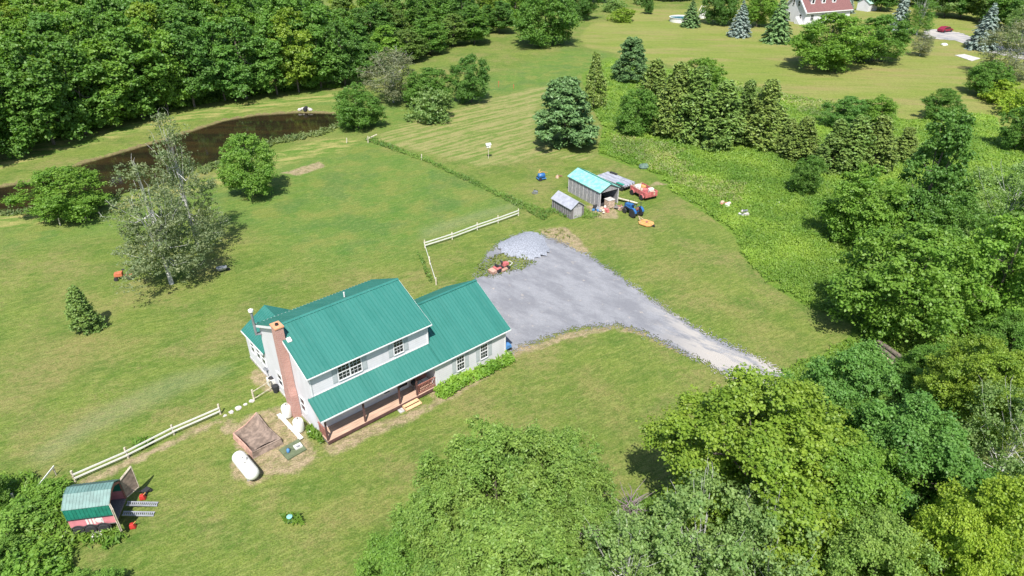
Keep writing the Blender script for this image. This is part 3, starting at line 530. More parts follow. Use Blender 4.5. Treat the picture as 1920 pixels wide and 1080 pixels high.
growth('lawn_edge_growth', [[(1462,698),(1530,672),(1590,640),(1700,640),(1900,640),(1900,760),(1700,770),(1500,770)], [(-60,300),(100,262),(230,228),(330,205),(420,190),(520,172),(640,165),(640,160),(400,170),(0,240)]], 80, .42, .13, (.14, .245, .036), 'bright grass under the edge of the trees', 'grass', 6)
growth('thicket_ground_cover', [[(-80,930),(60,890),(118,905),(122,960),(135,1005),(230,1000),(240,1012),(150,1030),(130,1100),(-80,1100)]], 110, .65, .14, (.17, .28, .04), 'dense bright ground cover round the old trailer', 'ground cover', 7)
growth('garden_bed_plants', [[(812,735),(840,712),(880,702),(925,682),(955,668),(968,680),(930,702),(880,722),(840,748),(820,750)]], 170, .7, .14, (.17, .31, .04), 'leafy green perennials in the bed along the garage wall', 'plants', 8, ragged_=.4)
growth('house_corner_weeds', [[(575,800),(600,800),(608,835),(580,822)], [(540,985),(525,970),(560,968),(570,985)], [(250,835),(285,820),(290,835),(262,846)]], 110, .5, .16, (.10, .19, .022), 'leafy weeds by the front house corner, the pump and the fence', 'weeds', 9, ragged_=.3)
growth('driveway_weeds', [[(895,498),(918,484),(945,474),(985,482),(1005,492),(985,503),(955,512),(925,518),(895,522)], [(1010,432),(1050,428),(1075,450),(1040,445)]], 10, .25, .14, (.15, .175, .05), 'thin weeds on the patch where the red mower stands', 'weeds', 10)
# ================================================================ OBJECTS
def panel_mat(name, c, var=.12, rough=.45, c2=None, scale=.8, metal=0., spec=.4): return simple(name, c, rough, metal, var, scale, c2, spec=spec)
M_ = {}
m = NG('green_roof_metal'); oc = m.oc(); sp_ = m.n('ShaderNodeSeparateXYZ'); m.lk(oc, sp_.inputs[0])
sh = m.n('ShaderNodeTexWhiteNoise', noise_dimensions='1D'); m.lk(m.math('FLOOR', m.math('MULTIPLY', sp_.outputs[0], 1.1)), sh.inputs['W'])
rc = m.mix(sh.outputs['Value'], (.023, .140, .114), (.030, .158, .130)); rc = m.mix(m.math('MULTIPLY', m.rng(m.noise(1.4, 4, .7, vec=oc, stretch=(2.5, .35, .35)), .45, .7), .35), rc, (.055, .185, .155))
rc = m.mix(m.math('MULTIPLY', m.rng(m.noise(.5, 4, .6, vec=oc), .5, .7), .3), rc, (.018, .125, .10)); M_['roof'] = m.done(rc, .48, spec=.4)
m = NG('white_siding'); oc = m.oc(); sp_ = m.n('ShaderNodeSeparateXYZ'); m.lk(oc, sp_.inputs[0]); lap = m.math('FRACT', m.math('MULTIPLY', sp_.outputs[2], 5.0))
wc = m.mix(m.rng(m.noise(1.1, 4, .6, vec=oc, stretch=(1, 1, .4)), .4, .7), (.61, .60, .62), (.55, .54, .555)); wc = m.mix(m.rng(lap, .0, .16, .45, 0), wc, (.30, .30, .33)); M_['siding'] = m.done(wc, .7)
M_['trim'] = simple('white_trim', (.66, .66, .66), .6, var=.05)
M_['white'] = simple('white_paint', (.64, .63, .58), .5, var=.06, scale=2)
M_['grey'] = simple('pale_grey', (.48, .50, .52), .6, var=.1)
M_['shutter'] = simple('shutter_grey', (.38, .41, .42), .7, var=.06)
M_['glass'] = NG('window_glass').done((.02, .025, .03), .08, spec=.5)
M_['dark'] = simple('dark_void', (.022, .02, .02), .9)
M_['deck'] = simple('deck_boards', (.45, .30, .215), .75, var=.25, scale=3, stretch=(.3, 4, 1))
M_['newwood'] = simple('new_wood', (.60, .40, .22), .75, var=.15, scale=3)
M_['redwood'] = simple('red_brown_wood', (.27, .11, .085), .75, var=.25)
M_['darkwood'] = simple('dark_stained_wood', (.095, .045, .040), .8, var=.25)
M_['postwood'] = simple('weathered_post', (.52, .46, .35), .85, var=.3, scale=5)
M_['barn'] = simple('weathered_grey_boards', (.29, .28, .285), .9, var=.45, scale=5, stretch=(5, 5, .5))
M_['barnd'] = simple('dark_weathered_boards', (.17, .155, .15), .9, var=.4, scale=5, stretch=(5, 5, .5))
M_['teal'] = simple('aqua_tin', (.12, .36, .31), .5, var=.25, scale=2, c2=(.26, .50, .44))
M_['tin'] = simple('galvanised_tin', (.40, .41, .45), .45, .3, var=.15, scale=2)
M_['black'] = simple('black_rubber', (.022, .022, .024), .85)
M_['metal'] = simple('dull_metal', (.30, .31, .33), .45, .5, var=.2)
M_['red'] = simple('red_paint', (.45, .035, .03), .45, var=.25)
M_['orange'] = simple('orange_paint', (.45, .13, .06), .5, var=.2)
M_['fadedred'] = simple('faded_red_paint', (.48, .13, .125), .6, var=.3, scale=3)
M_['pink'] = simple('sun_faded_red', (.56, .20, .22), .6, var=.15, scale=2)
M_['blue'] = simple('blue_paint', (.025, .115, .30), .4, var=.2)
M_['bluetarp'] = simple('blue_cover', (.06, .19, .40), .6, var=.3)
M_['yellow'] = simple('yellow_orange_paint', (.58, .30, .10), .5, var=.2)
M_['tan'] = simple('tan_junk', (.45, .33, .24), .85, var=.5, scale=6)
M_['stone'] = simple('pale_stone', (.46, .43, .40), .9, var=.35, scale=3)
M_['brown'] = simple('brown_tarp', (.215, .16, .125), .85, var=.35, scale=3)
M_['rim'] = simple('pinkish_rim', (.42, .25, .19), .85, var=.25)
M_['olive'] = simple('olive_panel', (.10, .125, .065), .8, var=.15)
M_['brownroof'] = simple('brown_red_shingles', (.17, .075, .07), .85, var=.25, scale=4)
M_['trgreen'] = simple('old_green_metal', (.105, .190, .170), .5, var=.2, scale=2)
M_['trgreend'] = simple('deep_green_metal', (.015, .17, .115), .5, var=.2, scale=2)
M_['log'] = simple('cut_logs', (.42, .33, .25), .9, var=.45, scale=7)
M_['maroon'] = simple('maroon_paint', (.22, .015, .04), .35)
M_['doorb'] = simple('brown_door_boards', (.27, .20, .155), .85, var=.3, scale=4)
M_['skin'] = simple('flowerpot_clay', (.45, .22, .14), .8)
m = NG('brick'); bt = m.n('ShaderNodeTexBrick'); mp = m.n('ShaderNodeMapping'); mp.inputs['Rotation'].default_value = (math.pi/2, 0, 0)
cx_ = m.n('ShaderNodeSeparateXYZ'); m.lk(m.oc(), cx_.inputs[0]); cb = m.n('ShaderNodeCombineXYZ'); m.lk(m.math('ADD', cx_.outputs[0], cx_.outputs[1]), cb.inputs[0]); m.lk(cx_.outputs[2], cb.inputs[1]); m.lk(cb.outputs[0], bt.inputs['Vector'])
bt.inputs['Scale'].default_value = 1; bt.inputs['Brick Width'].default_value = .24; bt.inputs['Row Height'].default_value = .09; bt.inputs['Mortar Size'].default_value = .012
bt.inputs['Color1'].default_value = (.45, .215, .17, 1); bt.inputs['Color2'].default_value = (.35, .15, .12, 1); bt.inputs['Mortar'].default_value = (.44, .34, .30, 1)
M_['brick'] = m.done(bt.outputs['Color'], .9)
m = NG('corrugated'); M_['sheets'] = simple('old_sheet_stack', (.34, .35, .40), .5, .2, var=.5, scale=2.5, stretch=(.4, 5, 1))
# ---------------------------------------------------------------- the house (local u along the front, v to the back)
AL = R(40.92); HO = (-13.62, 37.59, 0)
house = empty('house', HO, AL, 'white farmhouse with green metal roof, brick chimney and front porch', 'house')
EZ, RZ, EV, RV, U0, U1 = 5.69, 7.85, 1.06, 5.69, -.28, 10.48; BV = 2*RV-EV
sl = (RZ-EZ)/(RV-EV); PE, PZ, GV, GZ = -.27, 2.68, 4.48, 5.5; psl = (GZ-PZ)/(GV-PE); GB = 2*GV-PE; G1 = 17.67
mr = lambda v: RZ-abs(v-RV)*sl
w = MB(); w.prism([(1.42, -.2), (9.96, -.2), (9.96, mr(9.96)-.13), (RV, RZ-.13), (1.42, mr(1.42)-.13)], 0, 10.2); w.build('main_wall', M_['siding'], house)
gr_ = lambda v: GZ-abs(v-GV)*psl
w = MB(); w.prism([(0, -.2), (8.96, -.2), (8.96, gr_(8.96)-.13), (GV, GZ-.13), (0, gr_(0)-.13)], 10.205, 17.25); w.prism([(0, -.2), (1.40, -.2), (1.40, gr_(1.40)-.13), (0, gr_(0)-.13)], 9.82, 10.2); w.build('garage_wall', M_['siding'], house)
w = MB(); w.prism([(-.0, -.2), (4.4, -.2), (4.4, 2.95), (2.2, 4.35), (0, 2.95)], 9.965, 14.22, 'y'); w.build('sunroom_wall', M_['siding'], house)
def slope(mb, u0, u1, v0, z0, v1, z1, th=.12, rib=.30, ax='u'):      # metal roof plane with standing ribs running up the slope
    def P(u, v, z): return (u, v, z) if ax == 'u' else (v, u, z)
    mb.hexa([P(u0, v0, z0-th), P(u1, v0, z0-th), P(u1, v1, z1-th), P(u0, v1, z1-th), P(u0, v0, z0), P(u1, v0, z0), P(u1, v1, z1), P(u0, v1, z1)])
    n = int((u1-u0)/rib); 
    for k in range(n+1):
        u = u0+.02+k*(u1-u0-.12)/n; mb.hexa([P(u, v0, z0+.001), P(u+.09, v0, z0+.001), P(u+.09, v1, z1+.001), P(u, v1, z1+.001), P(u+.025, v0, z0+.07), P(u+.065, v0, z0+.07), P(u+.065, v1, z1+.07), P(u+.025, v1, z1+.07)])
r_ = MB(); slope(r_, U0, U1, EV, EZ, RV, RZ); slope(r_, U0, U1, BV, EZ, RV, RZ)
r_.hexa([(U0-.01, RV-.17, RZ-.03), (U1+.01, RV-.17, RZ-.03), (U1+.01, RV, RZ+.03), (U0-.01, RV, RZ+.03), (U0-.01, RV-.17, RZ-.01), (U1+.01, RV-.17, RZ-.01), (U1+.01, RV, RZ+.06), (U0-.01, RV, RZ+.06)])
r_.hexa([(U0-.01, RV, RZ+.03), (U1+.01, RV, RZ+.03), (U1+.01, RV+.17, RZ-.03), (U0-.01, RV+.17, RZ-.03), (U0-.01, RV, RZ+.06), (U1+.01, RV, RZ+.06), (U1+.01, RV+.17, RZ-.01), (U0-.01, RV+.17, RZ-.01)])
mroof = r_.build('main_roof', M_['roof'], house)
r_ = MB(); slope(r_, -.37, 10.19, PE, PZ, 1.415, PZ+(1.415-PE)*psl); slope(r_, 10.21, G1, PE, PZ, GV, GZ); slope(r_, 10.21, G1, GB, PZ, GV, GZ)
r_.box(10.21, G1+.01, GV-.12, GV+.12, GZ-.03, GZ+.05); groof = r_.build('porch_and_garage_roof', M_['roof'], house)
r_ = MB(); slope(r_, 9.97, 14.45, -.18, 2.96-.02, 2.2, 4.50, ax='v'); slope(r_, 9.97, 14.45, 4.58, 2.94, 2.2, 4.50, ax='v'); r_.build('sunroom_roof', M_['roof'], house)
t_ = MB()                                                    # white fascia and rake boards, a little below the metal
t_.box(U0, U1, EV-.05, EV-.003, EZ-.11, EZ-.02); t_.box(U0, U1, BV+.003, BV+.05, EZ-.11, EZ-.02)
for u in (U0-.03, U1+.003):
    for s in (-1, 1):
        e = RV+s*(RV-EV); t_.hexa([(u, e, EZ-.24), (u+.027, e, EZ-.24), (u+.027, RV, RZ-.24), (u, RV, RZ-.24), (u, e, EZ-.03), (u+.027, e, EZ-.03), (u+.027, RV, RZ-.03), (u, RV, RZ-.03)])
t_.box(-.37, G1, PE-.05, PE-.003, PZ-.12, PZ-.02)
for s in (-1, 1):
    e = GV+s*(GV-PE); t_.hexa([(G1+.003, e, PZ-.24), (G1+.03, e, PZ-.24), (G1+.03, GV, GZ-.24), (G1+.003, GV, GZ-.24), (G1+.003, e, PZ-.03), (G1+.03, e, PZ-.03), (G1+.03, GV, GZ-.03), (G1+.003, GV, GZ-.03)])
t_.box(-.23, -.185, 9.97, 14.45, 2.78, 2.93); t_.box(.05, 10.15, 1.385, 1.413, 3.70, 3.78)
for a, b, c_, d in ((0, 0, 1.38, 1.42), (10.2, 10.2, 1.38, 1.42)): t_.box(a-.03, b+.06, c_-.02, d-.003, 3.72, EZ-.12)
t_.box(17.17, 17.28, -.03, -.003, 0, 2.6); t_.box(9.80, 9.9, -.03, -.003, .0, 2.6)
t_.build('fascia_trim', M_['trim'], house)
s_ = MB(); s_.hexa([(U0, EV, EZ-.145), (U1, EV, EZ-.145), (U1, 1.38, EZ-.145), (U0, 1.38, EZ-.145), (U0, EV, EZ-.125), (U1, EV, EZ-.125), (U1, 1.38, EZ-.125), (U0, 1.38, EZ-.125)]); s_.build('soffit', M_['grey'], house)
f_ = MB(); f_.box(-.04, 10.24, 1.36, 9.99, -.25, .18); f_.box(10.25, 17.29, -.04, 8.99, -.25, .10); f_.box(-.04, 4.43, 10.0, 14.26, -.25, .22); f_.build('foundation', M_['stone'], house)
c = MB(); c.prism([(4.28, -.2), (5.34, -.2), (5.34, 2.2), (5.22, 2.9), (5.22, 8.35), (4.40, 8.35), (4.40, 2.9), (4.28, 2.2)], -.62, -.035); ch = c.build('chimney', M_['brick'], house)
c = MB(); c.box(-.68, .025, 4.34, 5.28, 8.351, 8.45); c.build('chimney_cap', simple('orange_brick', (.62, .27, .14), .9, var=.2), ch)
c = MB(); c.lathe([(.13, 8.451), (.13, 8.58), (.09, 8.58), (.09, 8.46)], 12, (-.32, 4.8, 0)); c.build('flue', M_['dark'], ch)
c = MB(); c.hexa([(-.03, 4.05, 7.13), (.30, 4.05, 7.13), (.30, 4.36, 7.27), (-.03, 4.36, 7.27), (-.03, 4.05, 7.21), (.30, 4.05, 7.21), (.30, 4.36, 7.38), (-.03, 4.36, 7.38)]); c.build('flashing', M_['white'], ch)
c = MB(); c.tube([(5.9, 6.35, 7.45), (5.9, 6.35, 8.05)], .06, 10); c.build('vent_pipe', M_['white'], house)
c = MB(); c.tube([(-.02, 9.72, 5.0), (-.42, 9.72, 5.1), (-.42, 9.72, 5.6), (-.42, 9.72, 7.2)], .10, 10); sp = c.build('stove_pipe', M_['metal'], house)
c = MB(); c.lathe([(.12, 7.201), (.20, 7.25), (.20, 7.42), (.05, 7.52)], 12, (-.42, 9.72, 0)); c.build('pipe_cap', M_['white'], sp)
c = MB(); c.box(-.50, -.03, 9.66, 9.70, 5.2, 5.26); c.build('pipe_bracket', M_['black'], sp)
def window(parent, face, a0, a1, z0, z1, pos, cols=2, rows=4, mull=0):   # face 'v': in the front plane v=pos looking to -v; face 'u': in the plane u=pos looking to -u
    def B(mb, x0, x1, d0, d1, zz0, zz1):
        if face == 'v': mb.box(x0, x1, pos-d1, pos-d0, zz0, zz1)
        else: mb.box(pos-d1, pos-d0, x0, x1, zz0, zz1)
    fr = MB(); t = .075
    B(fr, a0-t, a0, .004, .07, z0-t, z1+t); B(fr, a1, a1+t, .004, .07, z0-t, z1+t); B(fr, a0, a1, .004, .07, z1, z1+t); B(fr, a0, a1, .004, .085, z0-t, z0)
    f = fr.build('window', M_['trim'], parent)
    p = MB(); B(p, a0, a1, .004, .018, z0, z1); p.build('pane', M_['glass'], f)
    s = MB(); zm = (z0+z1)/2; B(s, a0, a1, .019, .052, zm-.03, zm+.03)
    for k in range(mull): x = a0+(a1-a0)*(k+1)/(mull+1); B(s, x-.05, x+.05, .019, .062, z0, z1)
    n = cols*(mull+1)
    for k in range(1, n):
        if mull and k % cols == 0: continue
        x = a0+(a1-a0)*k/n; B(s, x-.012, x+.012, .019, .030, z0, z1)
    for zz in ((z0+zm)/2, (zm+z1)/2) if cols > 1 else (): B(s, a0, a1, .019, .028, zz-.012, zz+.012)
    s.build('sash_bars', M_['trim'], f); return f
def shutters(a0, a1, z0, z1, v):
    for x0, x1 in ((a0-.50, a0-.11), (a1+.11, a1+.50)):
        s = MB(); s.box(x0, x1, v-.035, v-.004, z0, z1); s.box(x0+.05, x1-.05, v-.045, v-.036, z0+.08, (z0+z1)/2-.04); s.box(x0+.05, x1-.05, v-.045, v-.036, (z0+z1)/2+.04, z1-.08); s.build('shutter', M_['shutter'], house)
window(house, 'v', 2.24, 4.14, 4.10, 5.36, 1.42, 3, mull=1); shutters(2.24, 4.14, 4.03, 5.40, 1.42)
window(house, 'v', 7.06, 7.86, 4.12, 5.38, 1.42, 3); shutters(7.06, 7.86, 4.05, 5.40, 1.42)
for a in ((11.97, 12.70), (14.47, 15.20)): window(house, 'v', a[0], a[1], .85, 2.22, 0, 3); shutters(a[0], a[1], .80, 2.26, 0)
window(house, 'v', 1.7, 4.3, 1.15, 2.35, 1.42, 2, mull=2); window(house, 'v', 5.75, 6.25, .9, 2.35, 1.42, 1)
window(house, 'u', 3.2, 3.9, 1.0, 2.25, 0, 1); window(house, 'u', 7.2, 7.95, 1.0, 2.2, 0, 1); 
for v_ in (12.5, 11.3, 10.25): window(house, 'u', v_, v_+.72, 1.4, 2.62, 0, 1)
d = MB(); d.box(6.95, 8.05, 1.36, 1.416, .41, 2.52); dd = d.build('front_door', M_['trim'], house); d = MB(); d.box(7.10, 7.90, 1.345, 1.359, .75, 2.42); d.build('door_glass', M_['glass'], dd)
d = MB(); d.lathe([(.03, 0), (.03, .05)], 8, (7.98, 1.29, 1.35), 'y'); d.build('door_handle', M_['metal'], dd)
d = MB()
for k in range(10): d.box(-.02, 9.80, -.04+k*.1455, -.04+k*.1455+.137, .36, .40)
dk = d.build('porch_deck', M_['deck'], house)
d = MB(); d.box(0, 9.8, .01, 1.41, .10, .355); d.build('deck_joists', M_['barnd'], dk)
d = MB(); d.box(-.03, 9.81, -.085, -.042, .14, .395); d.build('rim_board', M_['darkwood'], dk)
for u in (.05, 3.2, 6.35, 7.98):
    p = MB(); p.box(u-.06, u+.06, .0, .12, .402, 2.62 if u != 7.98 else 1.4) if u != 7.98 else p.box(u-.06, u+.06, .0, .12, .402, 2.62); p.build('porch_post', M_['darkwood'], house)
d = MB(); d.box(-.2, 9.8, .02, .10, 2.50, 2.57); d.build('porch_beam', M_['trim'], house)
def railing(p, q, n):
    p, q = Vector(p), Vector(q); r = MB(); r.bar(p+Vector((0, 0, .92)), q+Vector((0, 0, .92)), .09, .05); r.bar(p+Vector((0, 0, .12)), q+Vector((0, 0, .12)), .05, .05)
    for k in range(n): x = p.lerp(q, (k+.5)/n); r.bar(x+Vector((0, 0, .14)), x+Vector((.001, 0, .90)), .035, .035)
    r.build('porch_railing', M_['redwood'], house)
railing((8.05, .06, .4), (9.78, .06, .4), 12); railing((.05, .13, .4), (.05, 1.38, .4), 9)
d = MB()
for k, (v0, z) in enumerate(((-.38, .27), (-.70, .14))): d.box(6.45, 7.85, v0-.02, v0+.30, z-.04, z); d.box(6.5, 7.8, v0+.24, v0+.28, z-.27, z-.041) if k == 0 else d.box(6.5, 7.8, v0+.24, v0+.28, -.05, z-.041)
d.box(6.42, 6.449, -.72, -.09, -.05, .2); d.box(7.851, 7.88, -.72, -.09, -.05, .2); d.build('porch_steps', M_['newwood'], house)
d = MB(); d.box(5.95, 6.35, -.55, -.12, -.02, .14); d.build('stepping_block', M_['stone'], house)
def HL(u, v, z=0): return tuple(Vector(HO)+Vector((u*math.cos(AL)-v*math.sin(AL), u*math.sin(AL)+v*math.cos(AL), z)))
b = empty('porch_bench', HL(8.95, .75, .40), AL, 'bench with white cushions behind the right porch railing', 'bench')
q = MB(); q.box(-.6, .6, -.25, .25, .36, .42); q.build('seat', M_['redwood'], b); q = MB(); q.box(-.57, -.02, -.22, .24, .425, .52); q.box(.02, .57, -.22, .24, .425, .52); q.build('cushion', M_['white'], b, bevel=.03)
q = MB(); q.box(-.6, .6, .26, .31, .3, .95); q.build('backrest', M_['redwood'], b)
for x in (-.55, .5):
    for y in (-.22, .2): q = MB(); q.box(x, x+.05, y, y+.05, 0, .355); q.build('leg', M_['redwood'], b)
b = empty('kettle_grill', HL(8.25, .85, .40), AL, 'round black kettle grill on the porch beside the bench', 'grill')
q = MB(); q.lathe([(.03, .45), (.2, .5), (.27, .65), (.27, .68), (.2, .84), (.04, .9)], 14); q.build('bowl', M_['black'], b, True)
for k in range(3): a = k*2.1; q = MB(); q.tube([(.1*math.cos(a), .1*math.sin(a), .5), (.25*math.cos(a), .25*math.sin(a), 0)], .015); q.build('leg', M_['metal'], b)
# ---------------------------------------------------------------- beside the house
def cyl_tank(cx, cy, lab, ry):
    p = g(cx, cy); e = empty('gas_cylinder', (p[0], p[1], 0), AL+ry, lab, 'gas cylinder', 'white gas cylinders by the chimney')
    q = MB(); q.lathe([(.12, .0), (.36, .06), (.40, .18), (.40, .95), (.34, 1.10), (.14, 1.17), (.04, 1.18)], 20); q.build('tank_body', M_['white'], e, True)
    q = MB(); q.tube([(0, 0, 1.18), (0, 0, 1.30)], .05, 8); q.tube([(0, 0, 1.24), (.14, 0, 1.24)], .025, 6); q.build('valve', M_['metal'], e)
    q = MB(); q.lathe([(.17, 1.13), (.17, 1.26), (.155, 1.26), (.155, 1.13)], 14); q.build('collar', M_['white'], e)
cyl_tank(540, 781, 'white upright gas cylinder left of the brick chimney foot', 0); cyl_tank(562, 808, 'white upright gas cylinder right of the brick chimney foot', 1)
p = g(582, 818); q = MB(); q.lathe([(.13, 0), (.17, .34), (.18, .34), (.18, .37), (.15, .37), (.12, .05)], 14); o = q.build('bucket', M_['white']); o.location = (p[0], p[1], 0); tag(o, 'small white bucket in the weeds at the front house corner', 'bucket')
a, b2 = g(523, 780), g(566, 826); q = MB(); q.bar((a[0], a[1], .19), (b2[0], b2[1], .19), .30, .07); o = q.build('white_plank', M_['white'])
tag(o, 'long white plank lying beside the brown tarp pit', 'plank'); q2 = MB()
for t in (.08, .5, .92): c = Vector(a).lerp(Vector(b2), t); q2.box(c.x-.14, c.x+.14, c.y-.14, c.y+.14, -.02, .152)
q2.build('plank_block', M_['stone'], o)
# propane tank
a, b2 = g(448, 858, .6), g(474, 890, .6); c = (a+b2)/2; ang = math.atan2(b2[1]-a[1], b2[0]-a[0])
e = empty('propane_tank', (c[0], c[1], 0), ang, 'long white propane tank lying on the lawn in front of the tarp pit', 'propane tank')
q = MB(); L, r0 = 1.02, .50; prof = [(.02, -L-.46)]+[(r0*math.sin(t), -L-.46*math.cos(t)) for t in np.linspace(.25, 1.57, 6)]; prof += [(r, -z) for r, z in prof[::-1]]
q.lathe(prof, 28, (0, 0, .68), 'x'); q.build('tank_body', M_['white'], e, True)
q = MB(); q.lathe([(.19, 1.14), (.19, 1.27), (.13, 1.33), (.02, 1.35)], 14); q.build('valve_dome', M_['white'], e, True)
q = MB(); q.box(-.30, -.22, -.04, .06, 1.17, 1.24); q.box(-.1, -.06, .2, .27, 1.14, 1.2); q.box(.25, .33, -.10, -.04, 1.17, 1.23); q.build('fitting', M_['black'], e)
for x in (-.8, .8): q = MB(); q.box(x-.08, x+.08, -.36, .36, -.03, .26); q.build('foot', M_['stone'], e)
# tarp pit with raised rim
cs = [g(483, 783), g(528, 832), g(475, 858), g(440, 822)]; C = [Vector((p[0], p[1], 0)) for p in cs]; ctr = sum(C, Vector())/4
e = empty('tarp_pit', ctr, 0, 'square brown tarp sagging inside a pinkish raised frame on bare dirt', 'tarp'); q = MB(); n = 14; vs = []; rng_ = random.Random(2)
for i in range(n+1):
    for j in range(n+1):
        s, t = i/n, j/n; P = C[0].lerp(C[1], s).lerp(C[3].lerp(C[2], s), t)-ctr; ed = min(s, 1-s, t, 1-t)
        pull = 1-.10*math.sin(math.pi*s)*(1 if t in (0, 1) else 0)-.10*math.sin(math.pi*t)*(1 if s in (0, 1) else 0); P = P*pull*.96
        vs.append((P.x, P.y, .50-.42*min(1, ed*6)+rng_.uniform(-.02, .02)))
q.add(vs, [(i*(n+1)+j, (i+1)*(n+1)+j, (i+1)*(n+1)+j+1, i*(n+1)+j+1) for i in range(n) for j in range(n)]); q.build('tarp', M_['brown'], e, True)
for i in range(4):
    p, r = C[i]-ctr, C[(i+1) % 4]-ctr; q = MB(); mid = (p+r)/2*.93
    q.tube([p*1.0+Vector((0, 0, .50)), mid+Vector((0, 0, .40)), r*1.0+Vector((0, 0, .50))], .06, 7); q.hexa([p*1.04, mid*1.1, mid*1.14, p*1.08, p*.99+Vector((0, 0, .48)), mid*1.0+Vector((0, 0, .36)), mid*1.03+Vector((0, 0, .36)), p*1.02+Vector((0, 0, .48))])
    q.hexa([mid*1.1, r*1.04, r*1.08, mid*1.14, mid*1.0+Vector((0, 0, .36)), r*.99+Vector((0, 0, .48)), r*1.02+Vector((0, 0, .48)), mid*1.03+Vector((0, 0, .36))]); q.build('frame_side', M_['rim'] if i in (2, 3) else M_['brown'], e)
# olive hatch
cs = [g(523, 845), g(540, 864), g(575, 844), g(560, 825)]; q = MB(); q.hexa([(p[0], p[1], -.05) for p in cs]+[(p[0], p[1], .12) for p in cs]); o = q.build('hatch_cover', M_['olive']); tag(o, 'flat olive green cover panel on the dirt beside the white plank', 'hatch')
q = MB(); c0 = (Vector(cs[0])+Vector(cs[1]))/2; c1 = (Vector(cs[2])+Vector(cs[3]))/2; m0 = c0.lerp(c1, .5); q.bar((c0.x, c0.y, .135), (c1.x, c1.y, .135), .05, .03); q.build('batten', M_['olive'], o)
p = g(559, 838, .12); e = empty('white_crate', (p[0], p[1], .121), AL, 'small white open crate on the olive cover panel', 'crate'); q = MB(); q.box(-.28, .28, -.22, .22, 0, .02); q.box(-.28, .28, -.22, -.19, .021, .14); q.box(-.28, .28, .19, .22, .021, .14); q.box(-.28, -.25, -.189, .189, .021, .14); q.box(.25, .28, -.189, .189, .021, .14); q.build('crate_shell', M_['white'], e)
q = MB(); q.box(-.1, .15, -.1, .08, .021, .1); q.build('contents', M_['metal'], e)
p = g(541, 848, .12); e = empty('garden_sprayer', (p[0], p[1], .121), .6, 'small blue-grey sprayer with hose on the olive cover panel', 'sprayer'); q = MB(); q.lathe([(.1, 0), (.12, .05), (.12, .28), (.04, .36)], 12); q.build('body', M_['bluetarp'], e, True); q = MB(); q.tube([(0, 0, .34), (.1, .1, .3), (.3, .15, .02), (.5, 0, .02)], .015); q.build('hose', M_['black'], e)
# clutter at the back left wall
def clutter(cx, cy, name, lab, cat, mat, kind):
    p = g(cx, cy); e = empty(name, (p[0], p[1], 0), AL, lab, cat); q = MB()
    if kind == 'ac':
        q.box(-.35, .35, -.35, .35, .06, .75); q.build('casing', mat, e, bevel=.02); q = MB(); q.lathe([(.28, .751), (.28, .78), (.1, .80)], 16); q.build('fan_grille', M_['black'], e)
    elif kind == 'dish':
        q.tube([(0, 0, 0), (0, 0, 1.0)], .03); q.build('mast', M_['metal'], e); q = MB(); q.lathe([(.02, 0), (.2, .05), (.3, .14)], 14, (0, 0, 1.05)); q.build('dish', mat, e)
    elif kind == 'bin':
        q.lathe([(.2, 0), (.27, .6), (.27, .66), (.1, .7)], 12); q.build('bin_body', mat, e)
clutter(512, 722, 'air_unit', 'white air unit against the left house wall left of the chimney', 'air unit', M_['white'], 'ac')
clutter(505, 712, 'satellite_dish', 'small dark satellite dish on a mast beside the white air unit', 'satellite dish', M_['metal'], 'dish')
clutter(518, 735, 'waste_bin', 'dark round bin between the white air unit and the gas cylinders', 'bin', M_['black'], 'bin')
# blue covered bin at garage corner
p = HL(17.75, .55); e = empty('covered_cart', p, AL, 'low cart under a blue cover at the right corner of the garage', 'cart')
q = MB(); q.hexa([(-.36, -.5, .38), (.36, -.5, .38), (.36, .5, .38), (-.36, .5, .38), (-.30, -.44, .72), (.30, -.44, .70), (.28, .40, .80), (-.28, .42, .78)]); q.build('cover', M_['bluetarp'], e, bevel=.06)
q = MB(); q.box(-.3, .3, -.42, .42, .18, .379); q.build('body', M_['black'], e)
for x in (-.31, .31):
    for y in (-.3, .3): q = MB(); q.lathe([(.17, -.05), (.17, .05)], 14, (x, y, .17), 'x'); q.build('wheel', M_['black'], e)
# ---------------------------------------------------------------- fences
def fence(name, pts, lab, posts, rails=(.38, .72), col='white', hgt=.88, rw_=.04, rh=.13, pt=.12, postcol='postwood', n_fac=0.):
    P = [Vector((*g(x, y)[:2], 0)) for x, y in pts]; e = empty(name, P[0], 0, lab, 'fence'); Q = [p-P[0] for p in P]; tot = []
    for i in range(len(Q)-1):
        a, b = Q[i], Q[i+1]; d = (b-a).normalized(); side = Vector((d.y, -d.x, 0))*(pt/2+rw_/2+.004)
        if side.y > 0: side = -side
        for z in rails: r = MB(); r.bar(a+side+Vector((0, 0, z)), b+side+Vector((0, 0, z+rt.uniform(-.03, .03))), rw_, rh); r.build('rail', M_[col], e)
    for i in posts: a = Q[i]; r = MB(); r.box(a.x-pt/2, a.x+pt/2, a.y-pt/2, a.y+pt/2, -.3, hgt+rt.uniform(-.05, .08)); r.build('post', M_[postcol], e)
    return e
fence('plank_fence', [(142, 903), (241, 859), (327, 815), (414, 777)], 'white two-rail plank fence on wooden posts between the trailer and the house yard', range(4), hgt=1.0)
fence('plank_fence', [(797, 465), (848, 449), (895, 431), (934, 418), (972, 404)], 'white two-rail plank fence above the gravel drive, between lawn and pasture', range(5), hgt=.95)
fence('side_fence', [(797, 465), (806, 495), (818, 534)], 'white single-rail fence running from the plank fence down to the garage roof', (1, 2), rails=(.75,), rh=.10)
fence('yard_gate', [(477, 751), (509, 731)], 'weathered wooden gate frame between the stone row and the house wall', range(2), rails=(.25, .95), col='postwood', hgt=1.05, rh=.07)
